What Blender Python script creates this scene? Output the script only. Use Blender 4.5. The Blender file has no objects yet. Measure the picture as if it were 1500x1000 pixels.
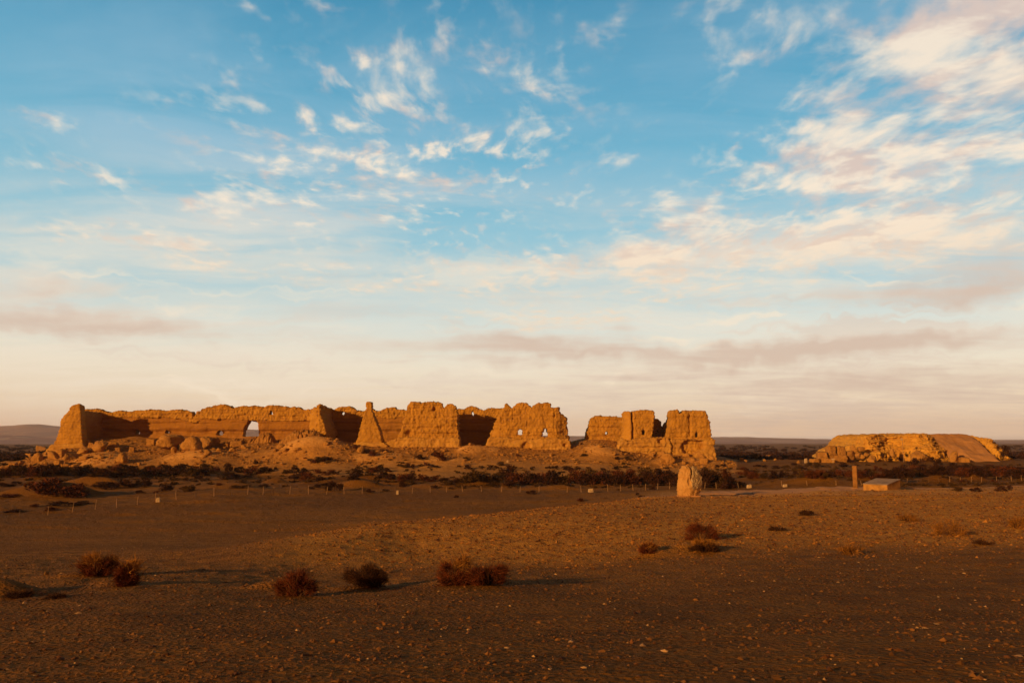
import bpy, bmesh, math, random
import numpy as np
from mathutils import Vector, Matrix
from mathutils.geometry import tessellate_polygon

random.seed(7)
rng = np.random.default_rng(11)
C = bpy.context.scene.collection
S = bpy.context.scene

# ------------------------------------------------------------------ camera model
EYE = 8.0
F = 1150.0
TH = math.atan(145.0 / F)
cT, sT = math.cos(TH), math.sin(TH)


def ray(px, py):
    a, b = (px - 750) / F, (py - 500) / F
    return np.array([a, cT + b * sT, sT - b * cT])


def P(px, py, Y):
    """the point on the line of sight of a photo pixel that lies Y metres out"""
    d = ray(px, py)
    k = Y / d[1]
    return Vector((d[0] * k, Y, EYE + d[2] * k))


# ------------------------------------------------------------------ noise
_perm = rng.permutation(256)
_perm = np.concatenate([_perm, _perm, _perm])
_grad = rng.normal(size=(256, 3))
_grad /= np.linalg.norm(_grad, axis=1)[:, None]


def noise3(p):
    p = np.asarray(p, float)
    i = np.floor(p).astype(int)
    f = p - i
    i &= 255
    w = f * f * f * (f * (f * 6 - 15) + 10)
    out = np.zeros(len(p))
    for dx in (0, 1):
        wx = w[:, 0] if dx else 1 - w[:, 0]
        for dy in (0, 1):
            wy = w[:, 1] if dy else 1 - w[:, 1]
            for dz in (0, 1):
                wz = w[:, 2] if dz else 1 - w[:, 2]
                h = _perm[_perm[_perm[i[:, 0] + dx] + i[:, 1] + dy] + i[:, 2] + dz]
                g = _grad[h]
                out += wx * wy * wz * (g[:, 0] * (f[:, 0] - dx) + g[:, 1] * (f[:, 1] - dy) + g[:, 2] * (f[:, 2] - dz))
    return out * 1.6


def fbm(p, octs=4, gain=.5, lac=2.03):
    p = np.asarray(p, float)
    a, s, o = 1.0, 0.0, np.zeros(len(p))
    for k in range(octs):
        o += a * noise3(p + 17.3 * k)
        s += a
        a *= gain
        p = p * lac
    return o / s


def sstep(a, b, x):
    t = np.clip((x - a) / (b - a), 0, 1)
    return t * t * (3 - 2 * t)


# ------------------------------------------------------------------ objects and tags
def tag(o, label=None, cat=None, group=None, kind=None):
    if label: o['label'] = label
    if cat: o['category'] = cat
    if group: o['group'] = group
    if kind: o['kind'] = kind
    return o


def link(name, me, mat, parent=None):
    o = bpy.data.objects.new(name, me)
    C.objects.link(o)
    if mat is not None and not me.materials:
        me.materials.append(mat)
    if parent is not None:
        o.parent = parent
    return o


def empty(name, loc=(0, 0, 0), rz=0):
    o = bpy.data.objects.new(name, None)
    C.objects.link(o)
    o.location = loc
    o.rotation_euler = (0, 0, rz)
    o.empty_display_size = .3
    return o


def mesh_np(name, v, f, smooth=True, mats=None):
    """mesh from numpy arrays, f is (n,3) or (n,4)"""
    me = bpy.data.meshes.new(name)
    v = np.asarray(v, np.float32)
    f = np.asarray(f, np.int32)
    n, k = f.shape
    me.vertices.add(len(v))
    me.vertices.foreach_set('co', v.ravel())
    me.loops.add(n * k)
    me.loops.foreach_set('vertex_index', f.ravel())
    me.polygons.add(n)
    me.polygons.foreach_set('loop_start', np.arange(0, n * k, k, dtype=np.int32))
    me.polygons.foreach_set('loop_total', np.full(n, k, np.int32))
    if mats is not None:
        me.polygons.foreach_set('material_index', np.asarray(mats, np.int32))
    me.polygons.foreach_set('use_smooth', np.full(n, smooth, bool))
    me.update(calc_edges=True)
    return me


def attr(me, name, val):
    a = me.attributes.new(name, 'FLOAT', 'POINT')
    a.data.foreach_set('value', np.asarray(val, np.float32))


# ------------------------------------------------------------------ materials
class NT:
    def __init__(s, tree):
        s.t = tree

    def n(s, kind, **kw):
        nd = s.t.nodes.new(kind)
        ins = kw.pop('ins', {})
        for k, v in kw.items():
            setattr(nd, k, v)
        for k, v in ins.items():
            if hasattr(v, 'is_output'):
                s.t.links.new(v, nd.inputs[k])
            else:
                nd.inputs[k].default_value = v
        return nd

    def m(s, op, a, b=0.0, c=0.0, clamp=False):
        return s.n('ShaderNodeMath', operation=op, use_clamp=clamp, ins={0: a, 1: b, 2: c}).outputs[0]

    def mix(s, fac, a, b, blend='MIX'):
        nd = s.n('ShaderNodeMix', data_type='RGBA', blend_type=blend)
        for k, v in ((0, fac), (6, a), (7, b)):
            if hasattr(v, 'is_output'):
                s.t.links.new(v, nd.inputs[k])
            else:
                nd.inputs[k].default_value = (*v, 1) if (k != 0 and len(v) == 3) else v
        return nd.outputs[2]

    def ramp(s, fac, stops, interp='LINEAR'):
        nd = s.n('ShaderNodeValToRGB')
        cr = nd.color_ramp
        cr.interpolation = interp
        while len(cr.elements) < len(stops):
            cr.elements.new(.5)
        for e, (p, c) in zip(cr.elements, stops):
            e.position = p
            e.color = (*c, 1) if len(c) == 3 else c
        s.t.links.new(fac, nd.inputs[0])
        return nd.outputs[0]

    def rng(s, v, a, b, c=0.0, d=1.0, kind='SMOOTHSTEP'):
        nd = s.n('ShaderNodeMapRange', interpolation_type=kind, ins={0: v, 1: a, 2: b, 3: c, 4: d})
        return nd.outputs[0]

    def noise(s, vec, scale, detail=5, rough=.55, dist=0.0):
        nd = s.n('ShaderNodeTexNoise', ins={'Vector': vec, 'Scale': scale, 'Detail': detail, 'Roughness': rough, 'Distortion': dist})
        return nd.outputs[0]


def material(name, build):
    m = bpy.data.materials.new(name)
    m.use_nodes = True
    nt = NT(m.node_tree)
    bsdf = m.node_tree.nodes['Principled BSDF']
    bsdf.inputs['Roughness'].default_value = .95
    bsdf.inputs['Specular IOR Level'].default_value = .12
    build(nt, bsdf)
    return m


def world_pos(nt, scale=(1, 1, 1)):
    g = nt.n('ShaderNodeNewGeometry')
    return nt.n('ShaderNodeVectorMath', operation='MULTIPLY', ins={0: g.outputs['Position'], 1: scale}).outputs[0]


def earth_mat(name, c0, c1, c2, bump=.5, bscale=3.0, strata=.35):
    def b(nt, bs):
        p = world_pos(nt)
        flat = world_pos(nt, (.25, .25, 2.2))
        n1 = nt.noise(p, .35, 5)
        n2 = nt.noise(flat, 1.3, 4)
        n3 = nt.noise(p, 4.5, 5, .65)
        col = nt.mix(nt.rng(n1, .35, .65), c0, c1)
        col = nt.mix(nt.m('MULTIPLY', nt.rng(n2, .5, .72), strata), col, c2)
        col = nt.mix(nt.rng(n3, .45, .8, 0, .55), col, tuple(x * .62 for x in c0))
        nt.t.links.new(col, bs.inputs['Base Color'])
        vor = nt.n('ShaderNodeTexVoronoi', ins={'Vector': world_pos(nt, (1, 1, .7)), 'Scale': bscale * .6}).outputs['Distance']
        h = nt.m('ADD', nt.m('ADD', nt.noise(p, bscale, 6, .7), nt.m('MULTIPLY', vor, .35)), nt.m('MULTIPLY', nt.noise(world_pos(nt, (.3, .3, 5.5)), 1.0, 4, .6), strata))
        bm = nt.n('ShaderNodeBump', ins={'Strength': bump, 'Distance': .35, 'Height': h})
        nt.t.links.new(bm.outputs[0], bs.inputs['Normal'])
    return material(name, b)


M = {}
M['earth'] = earth_mat('rammed_earth', (.46, 0.203, .028), (.37, 0.158, .022), (.28, 0.118, .019), .8, 2.4)
M['earth_smooth'] = earth_mat('weathered_earth_base', (.45, 0.215, .042), (.37, 0.164, .03), (.32, 0.136, .028), .4, 1.6, .2)
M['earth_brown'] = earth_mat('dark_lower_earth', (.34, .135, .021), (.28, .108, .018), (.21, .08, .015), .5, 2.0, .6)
M['boulder'] = earth_mat('fallen_earth', (.43, 0.186, .040), (.34, 0.141, .030), (.26, 0.107, .025), 1.0, 3.0, .35)
M['mesa'] = earth_mat('mesa_earth', (.55, 0.254, .035), (.46, 0.203, .03), (.36, 0.158, .03), .7, 1.5)
M['drift'] = earth_mat('drift_sand', (.42, .185, .066), (.35, .15, .052), (.36, .155, .055), .3, 2.0, .1)
M['stone'] = earth_mat('monument_stone', (.5, .25, .085), (.42, .19, .05), (.33, .13, .03), .5, 3.5, .5)
M['stone_pale'] = earth_mat('pale_stone_face', (.42, .27, .15), (.36, .2, .09), (.3, .15, .06), .5, 5, .5)


def flat_mat(name, col, var=.25, scale=6, rough=.85, bump=.15):
    def b(nt, bs):
        p = world_pos(nt)
        n = nt.noise(p, scale, 5)
        c = nt.mix(nt.rng(n, .35, .7), tuple(x * (1 + var) for x in col), tuple(x * (1 - var) for x in col))
        nt.t.links.new(c, bs.inputs['Base Color'])
        bs.inputs['Roughness'].default_value = rough
        bm = nt.n('ShaderNodeBump', ins={'Strength': bump, 'Distance': .02, 'Height': nt.noise(p, scale * 4, 4)})
        nt.t.links.new(bm.outputs[0], bs.inputs['Normal'])
    return material(name, b)


M['post'] = flat_mat('weathered_post', (.28, .14, .065))
M['post_dark'] = flat_mat('dark_post', (.10, .05, .028))
M['wire'] = flat_mat('rusty_wire', (.12, .06, .035), rough=.6)
M['marker'] = flat_mat('white_marker', (.40, .25, .14))
M['pillar'] = flat_mat('brown_pillar', (.22, .088, .02), .3, 1.5)
M['plaque'] = flat_mat('orange_plinth', (.33, .145, .032), .3, 1.5)
M['plaque_top'] = flat_mat('low_sun_plaque_top', (.26, .155, .095), .25, 1.5)  # grey-pink tone of the top under low sun, put into the colour
M['scrub'] = flat_mat('dark_scrub', (.034, .0095, .0034), .4, .8)
M['scrub_red'] = flat_mat('red_brown_scrub', (.075, .017, .0042), .4, .8)
M['scrub_olive'] = flat_mat('olive_scrub', (.060, .025, .0055), .4, .8)
M['twig'] = flat_mat('red_brown_twigs', (.105, .022, .0055), .5, 5)
M['twig_gold'] = flat_mat('golden_twigs', (.24, .088, .013), .4, 5)
M['twig_dark'] = flat_mat('grey_brown_twigs', (.055, .019, .0065), .5, 5)
M['stem'] = flat_mat('pale_stems', (.17, .07, .028), .3, 8)
M['peb_a'] = flat_mat('brown_pebble', (.145, .054, .013), .4, 3)
M['peb_b'] = flat_mat('dark_pebble', (.10, .033, .0085), .4, 3)
M['peb_c'] = flat_mat('pale_pebble', (.36, .18, .07), .3, 3)
M['clod'] = flat_mat('earth_clod', (.27, .100, .017), .4, 2)
M['path'] = earth_mat('sandy_path', (.52, .225, .078), (.42, .175, .056), (.34, .14, .045), .25, 3, .1)


def ground_build(nt, bs):
    p = world_pos(nt)
    fl = world_pos(nt, (.35, 1, 1))
    ag = nt.n('ShaderNodeAttribute', attribute_name='gravel').outputs['Fac']
    asd = nt.n('ShaderNodeAttribute', attribute_name='sand').outputs['Fac']
    adk = nt.n('ShaderNodeAttribute', attribute_name='scrubby').outputs['Fac']
    ahm = nt.n('ShaderNodeAttribute', attribute_name='hump').outputs['Fac']
    n1 = nt.noise(fl, .09, 6, .6)
    n2 = nt.noise(p, .8, 6, .65)
    n3 = nt.noise(p, 9.0, 5, .7)
    plain = nt.mix(nt.rng(n1, .38, .62), (.165, 0.063, 0.0099), (.22, 0.085, 0.0130))
    plain = nt.mix(nt.rng(n2, .48, .72, 0, .7), plain, (.115, 0.043, 0.0074))
    grav = nt.mix(nt.rng(n2, .38, .62), (.19, 0.069, 0.0112), (.33, 0.124, 0.0174))
    grav = nt.mix(nt.rng(n3, .5, .75, 0, .8), grav, (.075, 0.028, 0.0062))
    hump_sunlit = nt.mix(nt.rng(n2, .36, .60), (.56, 0.223, 0.0285), (.44, 0.167, 0.0217))  # sandy hump; its sunlit brightness is put into the colour
    hump_sunlit = nt.mix(nt.rng(nt.noise(p, 3.2, 4, .6), .54, .70, 0, .85), hump_sunlit, (.15, 0.056, 0.0099))
    sand = nt.mix(nt.rng(n2, .35, .7), (.58, .265, .072), (.46, .20, .052))
    dk = nt.mix(nt.rng(n1, .4, .6), (.13, 0.047, 0.0081), (.21, 0.079, 0.0124))
    rot = nt.n('ShaderNodeMapping', ins={'Vector': p, 'Rotation': (0, 0, math.radians(-32)), 'Scale': (.22, 1.3, 1)}).outputs[0]
    n4 = nt.noise(rot, .8, 6, .65)
    grav = nt.mix(nt.rng(n4, .50, .64, 0, .65), grav, (.34, 0.126, 0.0211))
    apv = nt.n('ShaderNodeAttribute', attribute_name='shaded_pavement').outputs['Fac']
    grav = nt.mix(nt.m('MULTIPLY', apv, .55), grav, (.115, 0.044, 0.0087))  # dark stony ground, with the near slope's shade put into the colour
    gm = nt.m('MULTIPLY', ag, nt.rng(n1, .3, .6, .55, 1.0))
    col = nt.mix(gm, plain, grav)
    col = nt.mix(nt.m('MULTIPLY', ahm, nt.rng(n1, .3, .55, .6, 1.0)), col, hump_sunlit)
    col = nt.mix(adk, col, dk)
    asc = nt.n('ShaderNodeAttribute', attribute_name='scree').outputs['Fac']
    scr = nt.mix(nt.rng(n2, .36, .64), (.37, .150, .030), (.25, .100, .021))
    scr = nt.mix(nt.rng(nt.noise(p, 1.9, 5, .7), .5, .66, 0, .75), scr, (.12, 0.044, 0.0074))
    col = nt.mix(asc, col, scr)
    col = nt.mix(asd, col, sand)
    nt.t.links.new(col, bs.inputs['Base Color'])
    bs.inputs['Roughness'].default_value = 1
    bs.inputs['Specular IOR Level'].default_value = .05
    vor = nt.n('ShaderNodeTexVoronoi', ins={'Vector': p, 'Scale': 14.0}).outputs['Distance']
    h = nt.m('ADD', nt.m('ADD', nt.noise(p, 1.7, 8, .7), nt.m('MULTIPLY', nt.noise(p, 5.0, 5, .6), .5)), nt.m('MULTIPLY', nt.m('MULTIPLY', vor, ag), .3))
    bm = nt.n('ShaderNodeBump', ins={'Strength': .8, 'Distance': .32, 'Height': h})
    nt.t.links.new(bm.outputs[0], bs.inputs['Normal'])


M['ground'] = material('desert_ground', ground_build)


def hill_build(nt, bs):
    p = world_pos(nt, (1, .3, 3))
    n = nt.noise(p, .006, 7, .65)
    c = nt.mix(nt.rng(n, .4, .6), (.26, .135, .115), (.36, .195, .155))
    c = nt.mix(nt.rng(nt.noise(p, .013, 5), .60, .72, 0, .8), c, (.46, .30, .2))
    nt.t.links.new(c, bs.inputs['Base Color'])


M['hill'] = material('distant_hills', hill_build)

# ------------------------------------------------------------------ terrain
TP = []


def tp(px, py, Y):
    p = P(px, py, Y)
    TP.append((p.x, p.y, p.z))


def tz(px, z, Y):
    TP.append(((px - 750) / F * abs(Y), Y, z))


for px in (-700, 750, 2200):
    for Y, z in ((-160, 5.2), (-60, 6.0), (-15, 6.3), (1, 6.36)):
        TP.append(((px - 750) / F * math.hypot(Y, 8), Y, z))
for px, dz in ((-600, -.35), (0, -.1), (400, 0), (750, 0), (1100, .05), (1500, .1), (2100, .1)):
    tz(px, 6.22 + dz, 6)
    tz(px, 5.80 + dz, 9)
    tz(px, 5.40 + dz, 12)
for px, py in ((-600, 874), (0, 868), (300, 862), (690, 857), (1100, 853), (1500, 850), (2100, 850)):
    tp(px, py, 17)
for px, py in ((-600, 842), (0, 840), (300, 840), (690, 839), (1000, 833), (1250, 828), (1500, 825), (2100, 822)):
    tp(px, py, 21.5)
for px, py in ((-600, 826), (0, 823), (300, 825), (450, 828), (600, 830), (800, 828), (950, 816), (1250, 808), (1500, 804), (2100, 800)):
    tp(px, py, 26)
for px, py, Y in ((400, 799, 30), (470, 787, 33), (550, 775, 36), (620, 766, 39), (700, 757, 42), (780, 747, 48), (860, 739, 55), (930, 735, 61), (1000, 732, 65),
                  (1250, 724, 73), (1500, 718, 78), (2000, 715, 85),
                  (600, 798, 33), (750, 788, 34), (900, 778, 35), (1100, 772, 37), (1300, 765, 41), (1500, 762, 42), (2000, 760, 42),
                  (1000, 750, 48), (1180, 745, 50), (1400, 738, 54), (1600, 735, 56)):
    tp(px, py, Y)
# the low plain
for px, py, Y in ((-600, 800, 50), (0, 798, 52), (200, 797, 52), (330, 797, 54), (430, 789, 58), (-600, 770, 65), (0, 774, 65), (200, 774, 65), (400, 777, 65), (550, 770, 67),
                  (640, 762, 69), (720, 752, 76), (800, 742, 84), (880, 735, 86),
                  (29, 757, 75), (140, 746, 82), (258, 732, 90), (362, 724, 95), (450, 723, 98), (580, 723, 99), (680, 721, 100), (830, 721, 100), (900, 719, 100), (980, 716, 100),
                  (1082, 714.5, 100), (1145, 711.6, 103), (1330, 709, 110), (1430, 706, 115), (1497, 704, 118), (2000, 702, 120), (-600, 760, 72),
                  (1010, 727, 75), (1100, 725, 76), (1200, 720, 80), (1290, 718, 85), (1400, 716, 90), (1500, 713, 95), (1700, 712, 95), (2000, 710, 100), (950, 727, 78)):
    tp(px, py, Y)
for px in (-600, -100, 100, 300, 500, 700, 900, 1100, 1300, 1500, 2000):
    tp(px, 704 if px < 1000 else 699, 125)
    tp(px, 692 if px < 1000 else 690, 155)
for px, py in ((-600, 685), (-100, 690), (0, 689), (100, 687), (250, 685), (350, 684), (430, 682), (520, 680), (620, 677), (700, 676), (800, 678), (900, 681), (1000, 685), (1100, 685), (1300, 682), (1500, 680), (2000, 680)):
    tp(px, py, 171)
for px, py in ((-600, 680), (-50, 686), (20, 682), (40, 673), (70, 662), (100, 657), (140, 655), (200, 656), (260, 656), (330, 655), (400, 652), (440, 652), (480, 651), (510, 651), (540, 654), (620, 655), (680, 656), (720, 656), (770, 658), (830, 659), (865, 655), (900, 658), (930, 662), (960, 665), (1000, 668), (1040, 673), (1070, 678), (1110, 679), (1300, 676), (1500, 675), (2000, 675)):
    tp(px, py, 185)
for px, py in ((-600, 678), (-20, 682), (60, 668), (110, 646), (150, 640), (200, 638), (260, 638), (320, 640), (370, 640), (440, 642), (500, 648), (560, 648), (650, 650), (740, 650), (800, 651), (850, 643), (890, 641), (930, 646), (960, 646), (1000, 650), (1050, 668), (1100, 677), (1500, 673), (2000, 673)):
    tp(px, py, 196)
for px in (-600, 0, 200, 370, 500, 700, 800, 870, 1000, 1100, 1500, 2000):
    tz(px, 6.5 if px == 870 else 3.2, 214)
    tz(px, 1.5, 260)
    tz(px, 1.0, 330)

TP = np.array(TP)
# merge accidental doubles
_uv = lambda x, y: np.stack([np.asarray(x) / np.sqrt(np.asarray(y) ** 2 + 64.) * 2.4, np.arcsinh(np.asarray(y) / 6.)], -1)


def _k(r2):
    return .5 * r2 * np.log(r2 + 1e-12)


_c = _uv(TP[:, 0], TP[:, 1])
_n = len(_c)
_A = np.zeros((_n + 3, _n + 3))
_A[:_n, :_n] = _k(((_c[:, None] - _c[None]) ** 2).sum(-1)) + np.eye(_n) * 4e-4
_A[:_n, _n] = 1
_A[:_n, _n + 1:] = _c
_A[_n:, :_n] = _A[:_n, _n:].T
_w = np.linalg.solve(_A, np.concatenate([TP[:, 2], [0, 0, 0]]))

MOUNDS = []  # X, Y, rx, ry, h


def mound(px, Y, rx, ry, h):
    MOUNDS.append(((px - 750) / F * Y, Y, rx, ry, h))


mound(468, 178.5, 6.8, 4.0, 2.7)
mound(440, 178, 5.0, 3.5, 1.3)
mound(290, 174, 7.5, 3.2, 1.6)
mound(330, 178, 7.0, 3.0, .9)
mound(262, 177, 4.0, 2.5, .7)
mound(885, 178, 4.6, 3.2, 2.0)
mound(868, 181, 3, 3, .7)
mound(688, 179, 2.6, 2.2, 1.7)
mound(716, 181, 2.6, 2.2, 1.0)
mound(130, 176, 7, 3.5, 1.0)
mound(95, 178, 5, 3, .9)
mound(160, 172, 5, 3, .7)
mound(1024, 178, 4.5, 2.2, 1.1)
mound(975, 177, 2.6, 1.8, .9)
mound(640, 172, 7, 3, .5)
mound(560, 175, 6, 3, .5)
# hummocks among the scrub
for px, Y, rx, ry, h in ((75, 97, 4.2, 2.4, 1.3), (112, 96, 2.5, 2, .8), (150, 112, 4, 2.5, .8), (408, 127, 1.6, 1.4, .9), (530, 108, 2.2, 1.6, .9), (553, 130, 2, 1.5, .9),
                         (588, 120, 2.4, 1.6, .8), (705, 112, 2.8, 1.8, 1.2), (870, 122, 1.3, 1.0, 1.2), (895, 112, 2.4, 1.6, .9), (1163, 101, 4.0, 1.8, 1.0), (1195, 108, 2.4, 1.6, 1.1),
                         (1210, 100, 3.2, 1.6, .7), (1278, 112, 2.6, 1.6, 1.2), (1366, 112, 1.8, 1.4, 1.2), (1417, 120, 1.5, 1.3, 1.2), (350, 106, 3, 2, .7), (640, 108, 3, 1.8, .6),
                         (6, 16.4, .75, .5, .34), (415, 17.4, .5, .35, .12), (431, 17.3, .55, .45, .10), (668, 17.8, .6, .5, .10), (716, 17.8, .55, .5, .10), (531, 17.6, .5, .45, .08), (133, 20.5, .6, .5, .12), (181, 18, .5, .45, .10), (950, 26.5, .6, .5, .12), (1000, 27.5, 1.3, .8, .25)):
    mound(px, Y, rx, ry, h)
for k in range(90):
    px = random.uniform(-60, 1560)
    Y = random.uniform(104, 160)
    s = random.uniform(.6, 2.0)
    mound(px, Y, s * 1.7, s, s * random.uniform(.15, .38))


def height(x, y, detail=True):
    x = np.asarray(x, float).ravel()
    y = np.asarray(y, float).ravel()
    q = _uv(x, y)
    z = np.full(len(x), _w[_n]) + q @ _w[_n + 1:]
    for s in range(0, len(x), 40000):
        e = slice(s, s + 40000)
        r2 = ((q[e, None] - _c[None]) ** 2).sum(-1)
        z[e] += _k(r2) @ _w[:_n]
    far = sstep(215, 330, y)
    z = z * (1 - far) + .9 * far
    z = np.where(y > 330, .9 - .9 * sstep(330, 900, y), z)
    z = np.where(y < -20, 6.3 - .6 * sstep(20, 200, -y), z)
    for mx, my, rx, ry, h in MOUNDS:
        w = (np.abs(x - mx) < 3.2 * rx) & (np.abs(y - my) < 3.2 * ry)
        if w.any():
            r = np.sqrt(((x[w] - mx) / rx) ** 2 + ((y[w] - my) / ry) ** 2)
            z[w] += h * (1 / (1 + np.exp((r - 1.0) * 3.2))) * 1.04
    if detail:
        o = np.zeros(len(x))
        dist = np.hypot(x, y)
        mid = sstep(60, 100, dist) * (1 - sstep(240, 500, dist))
        p = np.stack([x, y, o], 1)
        z += (.05 + .20 * mid) * fbm(p * [.09, .16, 1], 3)
        z += (.045 + .13 * mid) * fbm(p * [.35, .6, 1] + 9, 3)
        z += .022 * (1 + 2.2 * mid) * fbm(p * [1.3, 1.9, 1] + 31, 3, .6)
        # low scarps and wheel tracks that run across the plain
        t = fbm(p * [.03, .22, 1] + 77, 2)
        plain = sstep(45, 70, y) * (1 - sstep(100, 130, y))
        z += plain * .11 * sstep(-.02, .03, t + .12 * noise3(p * [.2, .3, 1]))
        near = 1 - sstep(40, 80, dist)
        z += near * .014 * fbm(p * [5, 7, 1] + 3, 3, .7)
        z += near * .06 * np.clip(noise3(p * [2.1, 1.3, 1] + 63) - .05, 0, 1) * sstep(12, 24, dist)
    return z


def H(x, y):
    return float(height([x], [y])[0])


_ys = np.concatenate([np.arange(4.5, 60, .2), np.arange(60, 215, .4), np.arange(215, 900, 4)])


def hit(px, py):
    """where the line of sight of a photo pixel first meets the ground"""
    d = ray(px, py)
    k = _ys / d[1]
    z = EYE + d[2] * k
    g = height(d[0] * k, _ys)
    b = np.nonzero(z <= g)[0]
    j = b[0] if len(b) else len(_ys) - 1
    if j > 0:
        a0, a1 = z[j - 1] - g[j - 1], z[j] - g[j]
        t = a0 / (a0 - a1) if a0 != a1 else 0
        y = _ys[j - 1] + t * (_ys[j] - _ys[j - 1])
    else:
        y = _ys[0]
    x = d[0] * y / d[1]
    return Vector((x, y, H(x, y)))


def build_ground():
    ys = [-170, -120, -80, -50, -30, -18, -10, -5, -2, 0, 1.5, 3]
    y = 3.0
    while y < 9500:
        if y < 160: y += max(.05, y * .0068)
        elif y < 206: y += .45
        else: y *= 1.045
        ys.append(y)
    ys = np.array(ys)
    uc = np.concatenate([np.linspace(-2.4, -.8, 26)[:-1], np.linspace(-.8, .8, 860), np.linspace(.8, 2.4, 26)[1:]])
    W = np.sqrt(ys ** 2 + 64)
    X = uc[None] * W[:, None]
    Yg = np.repeat(ys[:, None], len(uc), 1)
    x, y = X.ravel(), Yg.ravel()
    z = height(x, y)
    nr, nc = X.shape
    i = np.arange(nr * nc).reshape(nr, nc)
    f = np.stack([i[:-1, :-1], i[:-1, 1:], i[1:, 1:], i[1:, :-1]], -1).reshape(-1, 4)
    me = mesh_np('ground', np.stack([x, y, z], 1), f)
    p2 = np.stack([x, y, 0 * x], 1)
    nn = fbm(p2 * [.05, .07, 1] + 5, 3)
    px = x / np.maximum(y, 1) * F + 750
    grav = (1 - sstep(55, 80, y + 20 * nn - np.clip((px - 700) * .03, -10, 22)))
    sand = sstep(160, 168, y + 8 * nn) * (1 - sstep(205, 230, y)) * (px < 1075)
    dune = np.zeros(len(x))
    for mx, my, rx, ry, h in MOUNDS[:16]:
        w = (np.abs(x - mx) < 2 * rx) & (np.abs(y - my) < 2 * ry)
        dune[w] = np.maximum(dune[w], 1 - sstep(.7, 1.25, np.sqrt(((x[w] - mx) / rx) ** 2 + ((y[w] - my) / ry) ** 2) + .5 * nn[w]))
    scree = sand.copy()
    sand = sand * np.maximum(dune, .28)
    sand = np.maximum(sand, .7 * sstep(66, 70, y) * (1 - sstep(88, 96, y)) * sstep(900, 1020, px))
    sand = np.maximum(sand, .55 * sstep(142, 148, y + 6 * nn) * (1 - sstep(168, 175, y)) * sstep(440, 500, px) * (1 - sstep(1060, 1100, px)))
    dk = np.maximum(sstep(98, 110, y + 8 * nn) * (1 - sstep(146, 160, y + 6 * nn)) * .7, sstep(205, 235, y) * (1 - sstep(600, 1200, y)) * .9)
    dk = np.maximum(dk, sstep(158, 175, y) * (px < 40))
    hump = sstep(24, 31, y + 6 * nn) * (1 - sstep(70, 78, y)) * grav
    dry = sstep(380, 520, px + 160 * nn) * hump  # mask where the sunlit tone is painted on the hump
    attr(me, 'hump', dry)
    attr(me, 'gravel', grav)
    attr(me, 'shaded_pavement', 1 - sstep(15, 26, y + 10 * nn))
    attr(me, 'sand', sand)
    attr(me, 'scree', scree)
    attr(me, 'scrubby', dk)
    o = link('ground', me, M['ground'])
    tag(o, kind='structure')
    return o


build_ground()


# sandy path that passes the standing stone
def build_path():
    n, m = 300, 46
    # centre line (px, Y) and half width in metres
    pts = [(925, 76, .4), (1000, 77, 2.0), (1040, 79.5, 4.0), (1100, 83, 6.8), (1180, 86, 7.0), (1240, 87, 5.0), (1300, 89, 3.4), (1400, 93, 2.6), (1500, 97, 2.2), (1620, 101, 2.0)]
    a = np.array(pts)
    t = np.linspace(0, 1, n)
    tt = np.linspace(0, 1, len(pts))
    px = np.interp(t, tt, a[:, 0]); Y = np.interp(t, tt, a[:, 1]); hw = np.interp(t, tt, a[:, 2])
    x = (px - 750) / F * Y
    v = []
    for k in range(n):
        e0 = .5 * math.sin(k * .37) + .3 * math.sin(k * .9 + 1)
        for j in range(m + 1):
            s = j / m * 2 - 1
            v.append((x[k], Y[k] + s * hw[k] + e0 * .35 * abs(s)))
    v = np.array(v)
    edge = np.tile(np.array([1.0 if j in (0, m) else 0 for j in range(m + 1)]), n)
    z = height(v[:, 0], v[:, 1]) + .06 - edge * .12
    i = np.arange(n * (m + 1)).reshape(n, m + 1)
    f = np.stack([i[:-1, :-1], i[1:, :-1], i[1:, 1:], i[:-1, 1:]], -1).reshape(-1, 4)
    o = link('path', mesh_np('path', np.c_[v, z], f), M['path'])
    tag(o, kind='structure')


build_path()


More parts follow.
